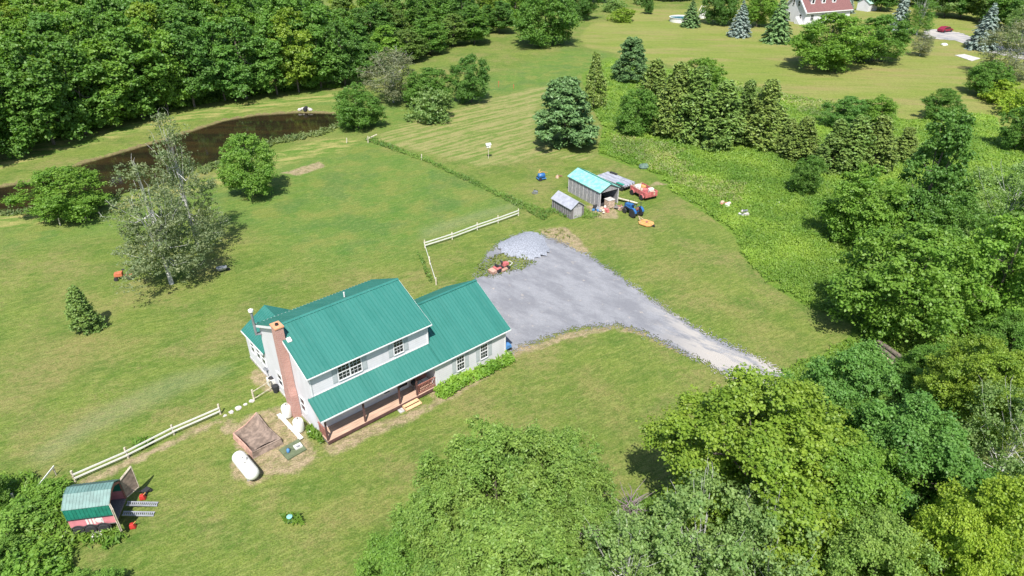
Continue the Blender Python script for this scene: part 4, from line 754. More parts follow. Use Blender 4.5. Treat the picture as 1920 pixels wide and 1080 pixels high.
a, b2 = g(72, 926), g(108, 888); q = MB(); q.bar((a[0], a[1], .5), (b2[0], b2[1], .75), .05, .10); o = q.build('loose_rail', M_['white']); tag(o, 'single thin white rail leaning above the bushes left of the trailer', 'rail')
r = MB(); c = Vector(a).lerp(Vector(b2), .9); r.box(c.x-.04, c.x+.04, c.y+.03, c.y+.10, -.2, .66); r.build('stake', M_['postwood'], o)
c = Vector(a).lerp(Vector(b2), .1); r = MB(); r.box(c.x-.04, c.x+.04, c.y+.03, c.y+.10, -.2, .50); r.build('stake', M_['postwood'], o)
def rock(mb, c, s, seed):
    rr = random.Random(seed); pr = [(.1, 0), (.8, .1), (1, .45), (.75, .8), (.15, 1)]; n = 8; vs = []
    for r, z in pr:
        for k in range(n): t = k*6.283/n; j = rr.uniform(.75, 1.2); vs.append((c[0]+r*s*j*math.cos(t), c[1]+r*s*j*math.sin(t), c[2]+z*s*.8*rr.uniform(.85, 1.1)))
    mb.add(vs, [(i*n+k, i*n+(k+1) % n, (i+1)*n+(k+1) % n, (i+1)*n+k) for i in range(4) for k in range(n)]+[tuple(range(n))[::-1], tuple(4*n+k for k in range(n))])
wheres = ['nearest the white fence', 'second from fence', 'the middle one', 'second from gate frame', 'nearest the gate frame']
for k, t in enumerate((.1, .3, .52, .74, .93)):
    p = g(416+t*60, 783-t*33); q = MB(); rock(q, (0, 0, -.05), .17+.05*(k % 3), k); o = q.build('edging_stone', M_['stone']); o.location = (p[0], p[1], 0); tag(o, 'pale stone in the row between white fence and gate frame, '+wheres[k], 'stone', 'edging stones')
for (x, y, h, l) in ((690, 268, 1.1, 'weathered corner post of the overgrown fence at the top of the pasture'), (113, 423, 1.0, 'left one of two small pale posts below the spreading apple tree'), (161, 411, .9, 'right one of two small pale posts below the spreading apple tree'), (28, 944, .9, 'weathered post at the left edge beside the bushes'), (790, 300, .9, 'thin pale post in the middle of the overgrown fence'), (650, 268, .8, 'thin leaning post left of the pasture corner')):
    p = g(x, y); q = MB(); q.bar((0, 0, -.2), (.08, .03, h), .12, .12); o = q.build('fence_post', M_['postwood']); o.location = (p[0], p[1], 0); tag(o, l, 'post')
p = g(697, 262); q = MB(); q.bar((-.9, -.3, .12), (.9, .2, .85), .12, .12); q.bar((.2, .6, .1), (-.2, -.5, .6), .1, .1); o = q.build('fallen_rails', M_['postwood']); o.location = (p[0], p[1], 0); tag(o, 'tumbled grey rails leaning on the pasture corner post', 'rails')
# ---------------------------------------------------------------- the old trailer
TA = R(9.6); e = empty('box_trailer', (-28.12, 29.55, 0), TA, 'old trailer with green ribbed roof, faded pink side and open rear doors', 'trailer')
L, W_ = 2.72, 2.05
def gam(z0=0): return [(0, 1.30+z0), (0, 2.22+z0), (.75, 2.72+z0), (1.35, 2.74+z0), (W_, 2.25+z0), (W_, 1.30+z0)]
q = MB(); q.box(0, L, 0, W_, .52, .60); q.build('trailer_floor', M_['barnd'], e)
q = MB(); q.box(0, L, 0, .04, .60, 1.30); q.box(0, L, W_-.04, W_, .60, 1.30); q.box(0, .04, .041, W_-.041, .60, 1.30); q.build('lower_side', M_['pink'], e)
q = MB()
def strip(a, b, th=.035, n=15):
    (y0, z0), (y1, z1) = a, b; q.hexa([(-.05, y0, z0), (L+.05, y0, z0), (L+.05, y1, z1), (-.05, y1, z1), (-.05, y0, z0+th), (L+.05, y0, z0+th), (L+.05, y1, z1+th), (-.05, y1, z1+th)])
    for k in range(n): x = -.04+k*(L+.04)/(n-1); q.hexa([(x, y0, z0+th+.001), (x+.03, y0, z0+th+.001), (x+.03, y1, z1+th+.001), (x, y1, z1+th+.001), (x, y0, z0+th+.025), (x+.03, y0, z0+th+.025), (x+.03, y1, z1+th+.025), (x, y1, z1+th+.025)])
strip((-.06, 2.20), (.78, 2.74)); strip((.782, 2.742), (1.36, 2.77)); strip((1.362, 2.768), (W_+.06, 2.24)); q.build('ribbed_roof', M_['trgreen'], e)
q = MB(); q.box(-.02, L+.02, -.03, .03, 1.302, 2.20); q.box(-.02, L+.02, W_-.03, W_+.03, 1.302, 2.20)
for k in range(13): x = .02+k*(L-.08)/12; q.box(x, x+.035, -.05, -.031, 1.31, 2.19)
q.prism([(.031, 1.302), (W_-.031, 1.302), (W_-.031, 2.2), (1.33, 2.70), (.78, 2.70), (.031, 2.2)], -.01, .03); q.build('green_side', M_['trgreend'], e)
q = MB(); q.prism([(.05, 2.10), (.05, 2.20), (.75, 2.69), (1.34, 2.71), (W_-.05, 2.20), (W_-.05, 2.08), (1.3, 2.50), (.75, 2.48)], L-.06, L+.02); q.box(L-.06, L, .031, .09, .6, 2.1); q.box(L-.06, L, W_-.09, W_-.031, .6, 2.1); q.build('rear_frame', M_['redwood'], e)
q = MB(); q.box(-.03, L+.03, -.07, -.051, 1.27, 1.325); q.build('side_trim', M_['black'], e)
q = MB()                                                     # white painted marks on the pink side
for x in (1.02, 1.22, 1.42): q.box(x, x+.13, -.012, -.003, .70, 1.22)
q.lathe([(.13, -.012), (.22, -.012), (.22, -.003), (.13, -.003)], 20, (1.78, 0, .98), 'y'); q.box(1.93, 2.02, -.012, -.003, .70, 1.22); q.build('painted_mark', M_['white'], e)
for k, x in enumerate((.50, 1.22, 1.98)):
    q = MB(); q.lathe([(.17, -.11), (.34, -.11), (.36, -.07), (.36, .05), (.34, .09), (.17, .09)], 22, (x, -.14, .36), 'y'); wv_ = q.build('wheel', M_['black'], e, False); q = MB(); q.lathe([(.16, -.05), (.16, .05)], 14, (x, -.15, .36), 'y'); q.build('rim', M_['metal'], wv_)
    q = MB(); q.tube([(x+.44*math.cos(t), -.14, .36+.44*math.sin(t)) for t in np.linspace(.15, 2.99, 9)], .045, 5); q.build('fender', M_['black'], e)
def door_(hy, ang):
    d = Vector((math.cos(ang), math.sin(ang), 0)); n = Vector((-d.y, d.x, 0))*.025; b = Vector((L+.03, hy, .62)); q = MB(); t = b+d*1.0; zt = 1.5
    q.hexa([b-n, t-n, t+n, b+n, b-n+Vector((0, 0, 1.62)), t-n+Vector((0, 0, 1.95)), t+n+Vector((0, 0, 1.95)), b+n+Vector((0, 0, 1.62))]); dd = q.build('rear_door', M_['doorb'], e)
    q = MB(); 
    for s in (-1, 1): q.bar(t+n*s*1.7+Vector((0, 0, 0)), t+n*s*1.7+Vector((0.001, 0, 1.97)), .05, .03); q.bar(b+n*s*1.7+Vector((0, 0, 1.60)), t+n*s*1.7+Vector((0, 0, 1.93)), .03, .06); q.bar(b+n*s*1.7+Vector((0, 0, .05)), t+n*s*1.7+Vector((0, 0, .05)), .03, .06)
    q.build('door_frame', M_['postwood'], dd)
door_(.02, R(-58)); door_(W_-.02, R(58))
for k, y in enumerate((.78, 1.62)):
    q = MB(); o_ = Vector((L+.12, y, .50)); t = Vector((L+1.95, y+.03, .06)); s = Vector((0, .15, 0)); q.bar(o_-s, t-s, .05, .07); q.bar(o_+s, t+s, .05, .07)
    for j in range(16): c = o_.lerp(t, (j+.5)/16); q.box(c.x-.03, c.x+.03, c.y-.125, c.y+.125, c.z-.01, c.z+.02)
    o = q.build('loading_ramp', M_['tin']); o.location = (-28.12, 29.55, 0); o.rotation_euler.z = TA
    tag(o, 'perforated grey ramp from the trailer down to the lawn, %s one' % ('near' if k == 0 else 'far'), 'ramp', 'trailer ramps')
def TLp(x, y, z=0): return (-28.12+x*math.cos(TA)-y*math.sin(TA), 29.55+x*math.sin(TA)+y*math.cos(TA), z)
for (x, y, l) in ((3.55, 2.35, 'red gas can beside the far rear door of the trailer'), (3.62, -.10, 'red gas can with pale nozzle beside the near rear door of the trailer')):
    e2 = empty('gas_can', TLp(x, y), TA, l, 'gas can'); q = MB(); q.hexa([(-.2, -.15, 0), (.2, -.15, 0), (.2, .15, 0), (-.2, .15, 0), (-.17, -.12, .36), (.10, -.12, .42), (.10, .12, .42), (-.17, .12, .36)]); q.build('can_body', M_['red'], e2, bevel=.05)
    q = MB(); q.tube([(.1, 0, .38), (.2, 0, .48), (.26, 0, .56)], .03); q.build('nozzle', M_['yellow'], e2); q = MB(); q.bar((-.12, 0, .40), (.08, 0, .47), .04, .04); q.build('can_handle', M_['red'], e2)
e2 = empty('push_mower', TLp(3.6, 2.95), TA+.9, 'black push mower beyond the far rear door of the trailer', 'mower'); q = MB(); q.box(-.25, .25, -.2, .2, .1, .28); q.build('deck', M_['black'], e2, bevel=.04)
q = MB(); q.tube([(-.2, -.18, .25), (-.75, -.18, .9), (-.75, .18, .9), (-.2, .18, .25)], .02); q.build('push_handle', M_['black'], e2)
for x in (-.2, .2):
    for y in (-.24, .24): q = MB(); q.lathe([(.1, -.03), (.1, .03)], 12, (x, y, .1), 'y'); q.build('wheel', M_['black'], e2)
p = g(175, 1008); q = MB(); rock(q, (0, 0, -.05), .42, 77); o = q.build('boulder', M_['stone']); o.location = (p[0]+.2, p[1]+.1, 0); tag(o, 'pale boulder in the weeds in front of the trailer wheels', 'boulder')
p = g(120, 1002); q = MB(); rock(q, (0, 0, -.05), .22, 78); o = q.build('boulder', M_['white']); o.location = (p[0], p[1], 0); tag(o, 'small whitish boulder left of the trailer wheels', 'boulder')
# ---------------------------------------------------------------- sheds
SA = R(-57)                                                  # long axis of the sheds, open end toward the lawn
D1 = Vector((math.cos(SA), math.sin(SA), 0)); D2 = Vector((-D1.y, D1.x, 0))
def shed(name, org, L, W, EH, RH, lab, wallm, roofm, open_):
    e = empty(name, org, SA, lab, 'shed')         # local x toward the opening, y to the right-back; origin at the front left corner
    t = .08; q = MB()
    q.box(-L, 0, 0, t, -.1, EH); q.box(-L, 0, W-t, W, -.1, EH); q.prism([(t, -.1), (W-t, -.1), (W-t, EH), (W/2, RH-.05), (t, EH)], -L, -L+t)
    if open_: q.prism([(t, EH-.22), (W-t, EH-.22), (W-t, EH), (W/2, RH-.05), (t, EH)], -t, 0)
    else: q.prism([(t, -.1), (W-t, -.1), (W-t, EH), (W/2, RH-.05), (t, EH)], -t, 0)
    q.build('wall', wallm, e)
    bm_ = M_['barn'] if wallm is M_['barnd'] else simple('pale_boards', (.46, .44, .43), .9, var=.3)
    for k in range(9): x = -L+.1+k*(L-.3)/8; q = MB(); q.box(x-.05, x+.05, -.035, -.003, .05, EH-.12); q.build('batten', bm_, e)
    if open_:
        for y in (0, W-.14): q = MB(); q.box(.003, .05, y, y+.14, -.05, EH-.02); q.build('corner_post', bm_, e)
    ov = .16; q = MB(); s = (RH-EH)/(W/2); z0 = EH-ov*s
    for sg in (0, 1):
        y0, y1 = (-ov, W/2) if sg == 0 else (W+ov, W/2)
        q.hexa([(-L-.1, y0, z0), (.18, y0, z0), (.18, y1, RH), (-L-.1, y1, RH), (-L-.1, y0, z0+.05), (.18, y0, z0+.05), (.18, y1, RH+.05), (-L-.1, y1, RH+.05)])
        for k in range(int(L/.3)): x = -L-.08+k*.3; q.hexa([(x, y0, z0+.051), (x+.04, y0, z0+.051), (x+.04, y1, RH+.051), (x, y1, RH+.051), (x, y0, z0+.075), (x+.04, y0, z0+.075), (x+.04, y1, RH+.075), (x, y1, RH+.075)])
    q.build('roof', roofm, e); return e
sb = shed('open_shed', (11.15, 80.35, 0), 6.6, 3.1, 2.25, 3.0, 'tall grey board shed with aqua tin roof and open front', M_['barn'], M_['teal'], True)
q = MB(); q.hexa([(-6.65, 1.58, 3.10), (.2, 1.58, 3.10), (.2, 2.0, 2.90), (-6.65, 2.0, 2.90), (-6.65, 1.58, 3.12), (.2, 1.58, 3.12), (.2, 2.0, 2.92), (-6.65, 2.0, 2.92)]); q.build('ridge_strip', simple('deep_teal', (.02, .22, .19), .5), sb)
q = MB(); q.box(-6.4, -.2, .12, 2.9, -.05, .03); q.build('shed_floor', M_['dark'], sb)
so_ = g(1069.6, 412); ss = shed('small_shed', (so_[0]+.05, so_[1]+.1, 0), 4.0, 2.0, 1.45, 2.15, 'small low grey shed with pale tin roof beside the taller shed', M_['barnd'], M_['tin'], False)
q = MB(); q.box(.003, .04, .35, 1.0, 0, 1.35); q.box(.003, .035, 1.03, 1.65, 0, 1.35); q.build('shed_door', simple('pale_door_boards', (.40, .38, .38), .9, var=.35, scale=6, stretch=(5, 5, .4)), ss)
q = MB(); q.prism([(.02, 1.32), (2.0, 1.32), (2.0, 1.45), (1.0, 2.10), (.02, 1.45)], .003, .02); q.build('gable_boards', M_['barn'], ss)
def spot(org, x, y): return tuple(Vector(org)+D1*x+D2*y)
SO = (11.15, 80.35, 0)
def junk(name, loc, lab, cat, mats, seed, s=1., n=5, group=None):
    rr = random.Random(seed); e = empty(name, loc, rr.uniform(0, 3), lab, cat, group)
    for k in range(n):
        q = MB(); q.M = Matrix.Translation((rr.uniform(-.4, .4)*s, rr.uniform(-.4, .4)*s, rr.uniform(.05, .3)*s)) @ Matrix.Rotation(rr.uniform(-.5, .5), 4, 'X') @ Matrix.Rotation(rr.uniform(0, 3), 4, 'Z')
        a, b, c = rr.uniform(.12, .45)*s, rr.uniform(.06, .25)*s, rr.uniform(.05, .22)*s
        if k % 2: q.lathe([(b*.6, -a*.5), (b, -a*.4), (b, a*.4), (b*.6, a*.5)], 10, axis='x' if k % 4 == 1 else 'z')
        else: q.hexa([(-a, -b, -c), (a, -b, -c), (a, b, -c), (-a, b, -c), (-a*.7, -b*.8, c), (a*.9, -b*.7, c), (a*.8, b*.8, c*1.3), (-a*.7, b*.9, c)])
        q.build(('frame_piece', 'drum_piece')[k % 2], M_[mats[k % len(mats)]], e)
    return e
e = empty('feed_crate', spot(SO, .5, 1.25), SA, 'tall tan crate standing in the shed opening', 'crate'); q = MB(); q.box(-.45, .45, -.5, .5, .1, 1.15); q.build('crate_body', M_['tan'], e, bevel=.03)
q = MB(); q.box(-.48, .48, -.53, .53, 1.151, 1.2); q.build('lid', M_['stone'], e); q = MB()
for y in (-.45, .35): q.box(-.5, .5, y, y+.1, -.02, .098)
q.build('skid', M_['postwood'], e)
p = spot(SO, .85, .25); q = MB(); q.lathe([(.14, 0), (.16, .5), (.10, .62), (.05, .64)], 12); o = q.build('milk_can', M_['white']); o.location = p; tag(o, 'small white can at the left foot of the shed opening', 'can')
junk('shed_clutter', spot(SO, .4, -.7), 'dark and blue clutter between the two sheds', 'scrap', ['black', 'bluetarp', 'tin', 'tan'], 5, 1.2, 6)
junk('shed_clutter', spot(SO, 1.4, -.1), 'tan and pink scrap on the bare ground before the open shed', 'scrap', ['tan', 'fadedred', 'postwood'], 6, 1.1, 6)
junk('shed_clutter', spot(SO, 1.3, 1.9), 'rusty brown scrap between the tan crate and the blue tractor', 'scrap', ['redwood', 'tan', 'barnd'], 8, 1.2, 6)
q = MB(); q.bar((0, 0, .5), (2.4, -1.6, .25), .25, .08); q.bar((.1, .35, .35), (2.2, -1.0, .15), .2, .08); o = q.build('leaning_boards', M_['postwood']); o.location = spot(SO, -.6, 3.35); o.rotation_euler.z = R(8); tag(o, 'weathered boards propped behind the tractor beside the open shed', 'boards')
# grey sheet stack on flatbed
p = (g(1124, 318)+g(1188, 350))/2; e = empty('flatbed_wagon', (14.4, 88.2, 0), R(-50), 'flatbed wagon piled with grey tin sheets behind the aqua-roofed shed', 'wagon')
q = MB(); q.box(-2.6, 2.4, -1.0, 1.0, .55, .68); q.build('bed', M_['barnd'], e)
for k in range(9): y = -1.1+k*.25; q = MB(); q.hexa([(-2.7+.1*(k % 3), y, .70), (2.3+.15*(k % 2), y, .70), (2.3+.15*(k % 2), y+.23, .74), (-2.7+.1*(k % 3), y+.23, .74), (-2.7, y, .80+.05*(k % 3)), (2.3, y, .82+.04*(k % 2)), (2.3, y+.23, .86), (-2.7, y+.23, .9)]); q.build('tin_sheet', M_['sheets'] if k % 3 else M_['tin'], e)
for x in (-1.8, 1.8):
    for y in (-1.05, 1.05): q = MB(); q.lathe([(.33, -.09), (.33, .09)], 16, (x, y, .33), 'y'); q.build('wheel', M_['black'], e)
q = MB(); q.box(-2.2, -1.0, .9, 1.25, .9, 1.05); q.build('black_tyre_roll', M_['black'], e); q = MB(); q.box(.9, 2.1, -1.15, -.75, .86, .95); q.build('teal_sheet', simple('teal_sheet', (.03, .25, .18), .5), e)
# red wagon
e = empty('red_wagon', (17.5, 84.3, 0), R(-62), 'faded red hay wagon loaded with white and orange junk', 'wagon'); q = MB(); q.box(-1.7, 1.5, -.95, .95, .50, .60); q.build('bed', M_['barnd'], e)
q = MB()
for y in (-.98, .94): q.box(-1.7, 1.5, y, y+.05, .601, 1.15)
q.build('side_board', M_['fadedred'], e); q = MB(); q.box(1.50, 1.56, -1.0, 1.0, .45, 1.18)
for k in range(4): q.box(1.561, 1.60, -.95+k*.5, -.65+k*.5, .5, 1.1)
q.build('tailgate', M_['fadedred'], e); q = MB(); q.box(-1.76, -1.70, -.98, .98, .5, 1.1); q.build('front_board', M_['tan'], e)
for x in (-1.1, .9):
    for y in (-1.1, 1.1): q = MB(); q.lathe([(.12, -.1), (.34, -.1), (.34, .1), (.12, .1)], 16, (x, y, .34), 'y'); ww = q.build('wheel', M_['black'], e); q = MB(); q.lathe([(.11, -.06), (.11, .06)], 10, (x, y, .34), 'y'); q.build('rim', M_['white'], ww)
    q = MB(); q.tube([(x+.42*math.cos(t), -1.08, .36+.42*math.sin(t)) for t in np.linspace(.2, 2.9, 8)], .08, 5); q.build('mudguard', M_['fadedred'], e)
rr = random.Random(3)
for k, (mn, nm_) in enumerate((('white', 'white_sack'), ('white', 'white_sack'), ('yellow', 'orange_box'), ('tan', 'tan_box'), ('fadedred', 'red_box'), ('white', 'white_sack'), ('tan', 'tan_box'))):
    q = MB(); q.M = Matrix.Translation((-1.2+.42*k, rr.uniform(-.4, .4), .95)) @ Matrix.Rotation(rr.uniform(0, 3), 4, 'Z'); q.box(-.35, .35, -.25, .25, -.34, .25+.1*(k % 3)); o = q.build(nm_, M_[mn], e, bevel=.09)
# tractor
e = empty('tractor', g(1187, 403)*np.array([1, 1, 0]), R(-58), 'blue compact tractor parked by the open shed', 'tractor')        # x toward its rear
q = MB(); q.hexa([(-1.45, -.30, .62), (-.25, -.32, .62), (-.25, .32, .62), (-1.45, .30, .62), (-1.40, -.26, 1.22), (-.25, -.30, 1.36), (-.25, .30, 1.36), (-1.40, .26, 1.22)]); q.build('hood', M_['blue'], e, bevel=.07)
q = MB(); q.box(-1.3, .75, -.18, .18, .42, .64); q.build('chassis', M_['black'], e)
q = MB(); q.box(-.24, .55, -.42, .42, .60, .68); q.build('platform', M_['blue'], e)
for y in (-.62, .62):
    q = MB(); q.lathe([(.20, -.15), (.50, -.15), (.56, -.09), (.56, .09), (.50, .15), (.20, .15)], 24, (.55, y, .56), 'y'); ww = q.build('rear_wheel', M_['black'], e); q = MB(); q.lathe([(.21, -.10), (.21, .10)], 16, (.55, y, .56), 'y'); q.build('rim', M_['white'], ww)
    q = MB(); q.lathe([(.15, -.09), (.33, -.09), (.35, -.05), (.35, .05), (.33, .09), (.15, .09)], 20, (-1.05, y*.88, .35), 'y'); ww = q.build('front_wheel', M_['black'], e); q = MB(); q.lathe([(.16, -.07), (.16, .07)], 14, (-1.05, y*.88, .35), 'y'); q.build('rim', M_['white'], ww)
    q = MB(); yy = y*.98
    pts = [(.55+.62*math.cos(t), .56+.64*math.sin(t)) for t in np.linspace(.3, 2.6, 8)]
    for (x0, z0), (x1, z1) in zip(pts[:-1], pts[1:]): q.hexa([(x0, yy-.16, z0), (x0, yy+.16, z0), (x1, yy+.16, z1), (x1, yy-.16, z1), (x0, yy-.16, z0+.03), (x0, yy+.16, z0+.03), (x1, yy+.16, z1+.03), (x1, yy-.16, z1+.03)])
    q.build('fender', M_['blue'], e)
    q = MB(); s = .5 if y > 0 else -.5; q.tube([(-.2, s, 1.0), (-.9, s, 1.05), (-1.75, s, .45)], .05); q.build('loader_arm', M_['blue'], e)
q = MB(); q.box(.25, .62, -.25, .25, .78, .90); q.box(.58, .68, -.24, .24, .9, 1.25); q.build('seat', M_['redwood'], e, bevel=.04)
q = MB(); q.lathe([(.16, 0), (.18, .02), (.16, .04)], 14, (-.05, 0, 1.32)); q.tube([(-.12, 0, .9), (-.05, 0, 1.33)], .02); q.build('steering_wheel', M_['black'], e)
q = MB(); q.tube([(.80, -.38, .7), (.82, -.38, 1.95), (.82, .38, 1.95), (.80, .38, .7)], .035); q.build('roll_bar', M_['black'], e)
q = MB(); q.tube([(-1.0, .12, 1.25), (-1.0, .12, 1.7)], .03); q.build('exhaust', M_['black'], e)
q = MB(); q.box(-1.50, -1.452, -.24, .24, .70, 1.14); q.build('grille', M_['black'], e); q = MB(); q.box(-1.25, -.35, -.335, -.318, .72, .98); q.box(-1.25, -.35, .318, .335, .72, .98); q.build('side_vent', M_['black'], e)
for y in (-.17, .17): q = MB(); q.box(-1.515, -1.501, y-.06, y+.06, .98, 1.08); q.build('headlight', M_['white'], e)
q = MB(); q.prism([(-2.15, .06), (-1.75, .06), (-1.72, .55), (-1.8, .55), (-1.85, .15), (-2.15, .12)], -.72, .72, 'y'); q.build('loader_bucket', M_['tan'], e)
e = empty('brush_cutter', g(1212, 421)*np.array([1, 1, 0]), R(-45), 'yellow-orange rotary cutter deck on the grass behind the blue tractor', 'mower deck')
q = MB(); q.prism([(-.95, -.35), (-.6, -.75), (.5, -.75), (.85, -.35), (.85, .35), (.5, .75), (-.6, .75), (-.95, .35)], .14, .26, 'z'); q.build('deck', M_['yellow'], e)
q = MB(); q.box(-.8, .7, -.05, .05, .261, .34); q.box(-.1, .0, -.6, .6, .261, .32); q.build('rib', M_['yellow'], e); q = MB(); q.lathe([(.16, .26), (.13, .45), (.05, .47)], 10); q.build('gearbox', M_['redwood'], e)
q = MB(); q.tube([(-.9, 0, .3), (-1.3, 0, .7)], .04); q.tube([(-.6, -.4, .28), (-1.25, 0, .72)], .03); q.tube([(-.6, .4, .28), (-1.25, 0, .72)], .03); q.build('hitch', M_['tan'], e)
q = MB(); q.lathe([(.16, -.05), (.16, .05)], 12, (1.05, 0, .16), 'y'); tw = q.build('tail_wheel', M_['black'], e); q = MB(); q.tube([(.85, 0, .3), (1.05, 0, .18)], .03); q.build('fork', M_['tan'], tw)
# implements left of the sheds
p = g(1015, 337); e = empty('blue_sprayer', (p[0], p[1], 0), .4, 'blue implement with black wheels and yellow boom left of the sheds', 'implement')
q = MB(); q.lathe([(.15, -.55), (.36, -.42), (.36, .42), (.15, .55)], 16, (0, 0, .62), 'x'); q.build('tank_body', M_['blue'], e, True); q = MB(); q.box(-.6, .6, -.4, .4, .2, .3); q.build('frame', M_['bluetarp'], e)
for y in (-.45, .45): q = MB(); q.lathe([(.25, -.06), (.25, .06)], 14, (-.35, y, .25), 'y'); q.build('wheel', M_['black'], e)
q = MB(); q.tube([(-.3, .5, .6), (.3, .7, .9), (1.3, .8, .6)], .05); q.tube([(-.2, .5, .9), (.1, .7, 1.25)], .05); q.build('boom', M_['yellow'], e)
junk('rusty_implement', tuple(g(1046, 333)*np.array([1, 1, 0])), 'small orange-brown implement right of the blue one', 'implement', ['yellow', 'tan', 'redwood'], 12, .9, 5)
junk('dark_scrap', tuple(g(1003, 362)*np.array([1, 1, 0])), 'dark grey scrap in the weeds left of the small shed', 'scrap', ['black', 'barnd', 'metal'], 13, .9, 4)
# riding mower on the drive
p = g(940, 506); e = empty('riding_mower', (p[0], p[1], 0), R(42), 'red riding mower with black seat standing on the weedy patch of the drive', 'riding mower')
q = MB(); q.hexa([(.15, -.28, .4), (.95, -.26, .4), (.95, .26, .4), (.15, .28, .4), (.15, -.24, .82), (.9, -.2, .72), (.9, .2, .72), (.15, .24, .82)]); q.build('hood', M_['fadedred'], e, bevel=.06)
q = MB(); q.box(-.85, .15, -.25, .25, .3, .45); q.build('chassis', M_['black'], e); q = MB(); q.hexa([(-.9, -.42, .45), (-.25, -.42, .45), (-.25, .42, .45), (-.9, .42, .45), (-.85, -.38, .62), (-.3, -.36, .6), (-.3, .36, .6), (-.85, .38, .62)]); q.build('rear_fender', M_['fadedred'], e, bevel=.05)
q = MB(); q.box(-.72, -.3, -.22, .22, .62, .72); q.box(-.80, -.70, -.22, .22, .70, 1.02); q.build('seat', M_['black'], e, bevel=.04)
q = MB(); q.tube([(.12, 0, .7), (.0, 0, .98)], .025); q.lathe([(.17, 0), (.18, .02), (.17, .04)], 14, (0, 0, .98)); q.build('steering_wheel', M_['black'], e)
q = MB(); q.prism([(-.45, -.58), (.45, -.58), (.55, -.2), (.55, .2), (.45, .58), (-.45, .58)], .12, .26, 'z'); q.build('cutting_deck', M_['rim'], e)
for x, r in ((-.6, .26), (.72, .19)):
    for y in (-.42, .42): q = MB(); q.lathe([(r*.5, -.09), (r, -.08), (r, .08), (r*.5, .09)], 16, (x, y, r), 'y'); ww = q.build('wheel', M_['black'], e); q = MB(); q.lathe([(r*.48, -.06), (r*.48, .06)], 10, (x, y, r), 'y'); q.build('rim', M_['white'], ww)
q = MB(); q.tube([(.95, -.3, .3), (1.35, -.3, .5), (1.35, .3, .5), (.95, .3, .3)], .03); q.build('front_bar', M_['white'], e)
q = MB(); q.hexa([(-1.5, -.4, .1), (-.95, -.4, .15), (-.95, .4, .15), (-1.5, .4, .1), (-1.55, -.42, .45), (-.95, -.4, .5), (-.95, .4, .5), (-1.55, .42, .45)]); q.build('rear_bagger', M_['rim'], e)
# gravel heap
q = MB(); n = 18; rr = random.Random(8); vs = []; org = g(985, 462); S = 3.1
hp = []
for i in range(n):
    for j in range(n):
        x, y = (i/(n-1)-.5)*2, (j/(n-1)-.5)*2; r2 = x*x+y*y; r2 *= 1+.35*math.sin(3*math.atan2(y, x)+1); z = max(0, (1-r2))**1.1*.65+rr.uniform(-.05, .06)*(r2 < .9)-.15*(r2 >= .98); vs.append((x*S, y*S*1.1, z+.03))
q.add(vs, [(i*n+j, (i+1)*n+j, (i+1)*n+j+1, i*n+j+1) for i in range(n-1) for j in range(n-1) if ((i+.5)/(n-1)-.5)**2+((j+.5)/(n-1)-.5)**2 < .25])
o = q.build('gravel_heap', simple('bluish_gravel', (.25, .265, .30), .95, var=.4, scale=9), None, True); o.location = (org[0], org[1], 0); tag(o, 'low heap of bluish gravel at the top end of the drive', 'gravel heap')
# ---------------------------------------------------------------- lone small things
p = g(916, 297); e = empty('bird_house', (p[0], p[1], 0), .3, 'white birdhouse on a pale pole in the hay strip', 'birdhouse'); q = MB(); q.tube([(0, 0, -.1), (0, 0, 1.75)], .045, 8); q.build('pole', M_['postwood'], e)
q = MB(); q.box(-.3, .3, -.25, .25, 1.751, 2.15); q.build('box', M_['white'], e); q = MB(); q.prism([(-.34, 2.151), (.34, 2.151), (0, 2.42)], -.38, .38, 'x'); q.build('roof', M_['white'], e); q = MB(); q.lathe([(.07, 0), (.07, .02)], 10, (-.1, -.272, 1.97), 'y'); q.build('entrance', M_['dark'], e)
ws = ['left', 'middle left', 'top', 'middle right', 'right']
for k, (dx, dy, s) in enumerate(((-1.0, -.2, .5), (-.45, .3, .55), (.05, .45, .55), (.55, .25, .5), (.95, -.25, .42))):
    p = g(573, 205); q = MB(); rock(q, (0, 0, -.15), s, 30+k); o = q.build('culvert_stone', M_['stone']); o.location = (p[0]+dx, p[1]+dy, 0); tag(o, 'pale stone round the culvert on the far pond bank, %s one' % ws[k], 'stone', 'stones round the pond culvert')
p = g(573, 206); q = MB(); q.lathe([(.22, -.6), (.32, -.6), (.32, .6), (.22, .6)], 16, (0, 0, .25), 'y'); o = q.build('culvert_pipe', M_['black']); o.location = (p[0], p[1], 0); tag(o, 'dark culvert pipe among the pale stones on the far pond bank', 'pipe')
# log pile
p = g(1664, 672); rr = random.Random(4)
ol = ['lowest left', 'lowest middle', 'lowest right', 'upper left', 'upper right', 'topmost']
for k, (dx, z) in enumerate(((-.42, .2), (0, .2), (.42, .2), (-.2, .54), (.22, .54), (.02, .88))):
    e = empty('log', (p[0]+dx, p[1], z), R(16)+rr.uniform(-.08, .08), 'cut log in the pile below the great round tree, %s one' % ol[k], 'log', 'logs of the pile'); q = MB(); r = rr.uniform(.18, .22); l = rr.uniform(1.2, 1.7)
    q.tube([(0, -l, 0), (.03, 0, .02), (0, l, 0)], [r, r*.95, r*.9], 12, False); q.build('bark', BARK if k % 2 else M_['log'], e); q = MB(); q.lathe([(r*.97, -l-.005), (r*.97, -l+.02)], 12, (0, 0, 0), 'y'); q.lathe([(r*.88, l-.02), (r*.88, l+.005)], 12, (0, 0, 0), 'y'); q.build('cut_end', M_['newwood'], e)
a = g(1646, 652); q = MB(); q.bar((a[0], a[1]+.5, .15), (a[0]+.9, a[1]-3.0, .15), .35, .2); o = q.build('concrete_beam', M_['stone']); tag(o, 'pale concrete beam lying left of the log pile', 'beam')
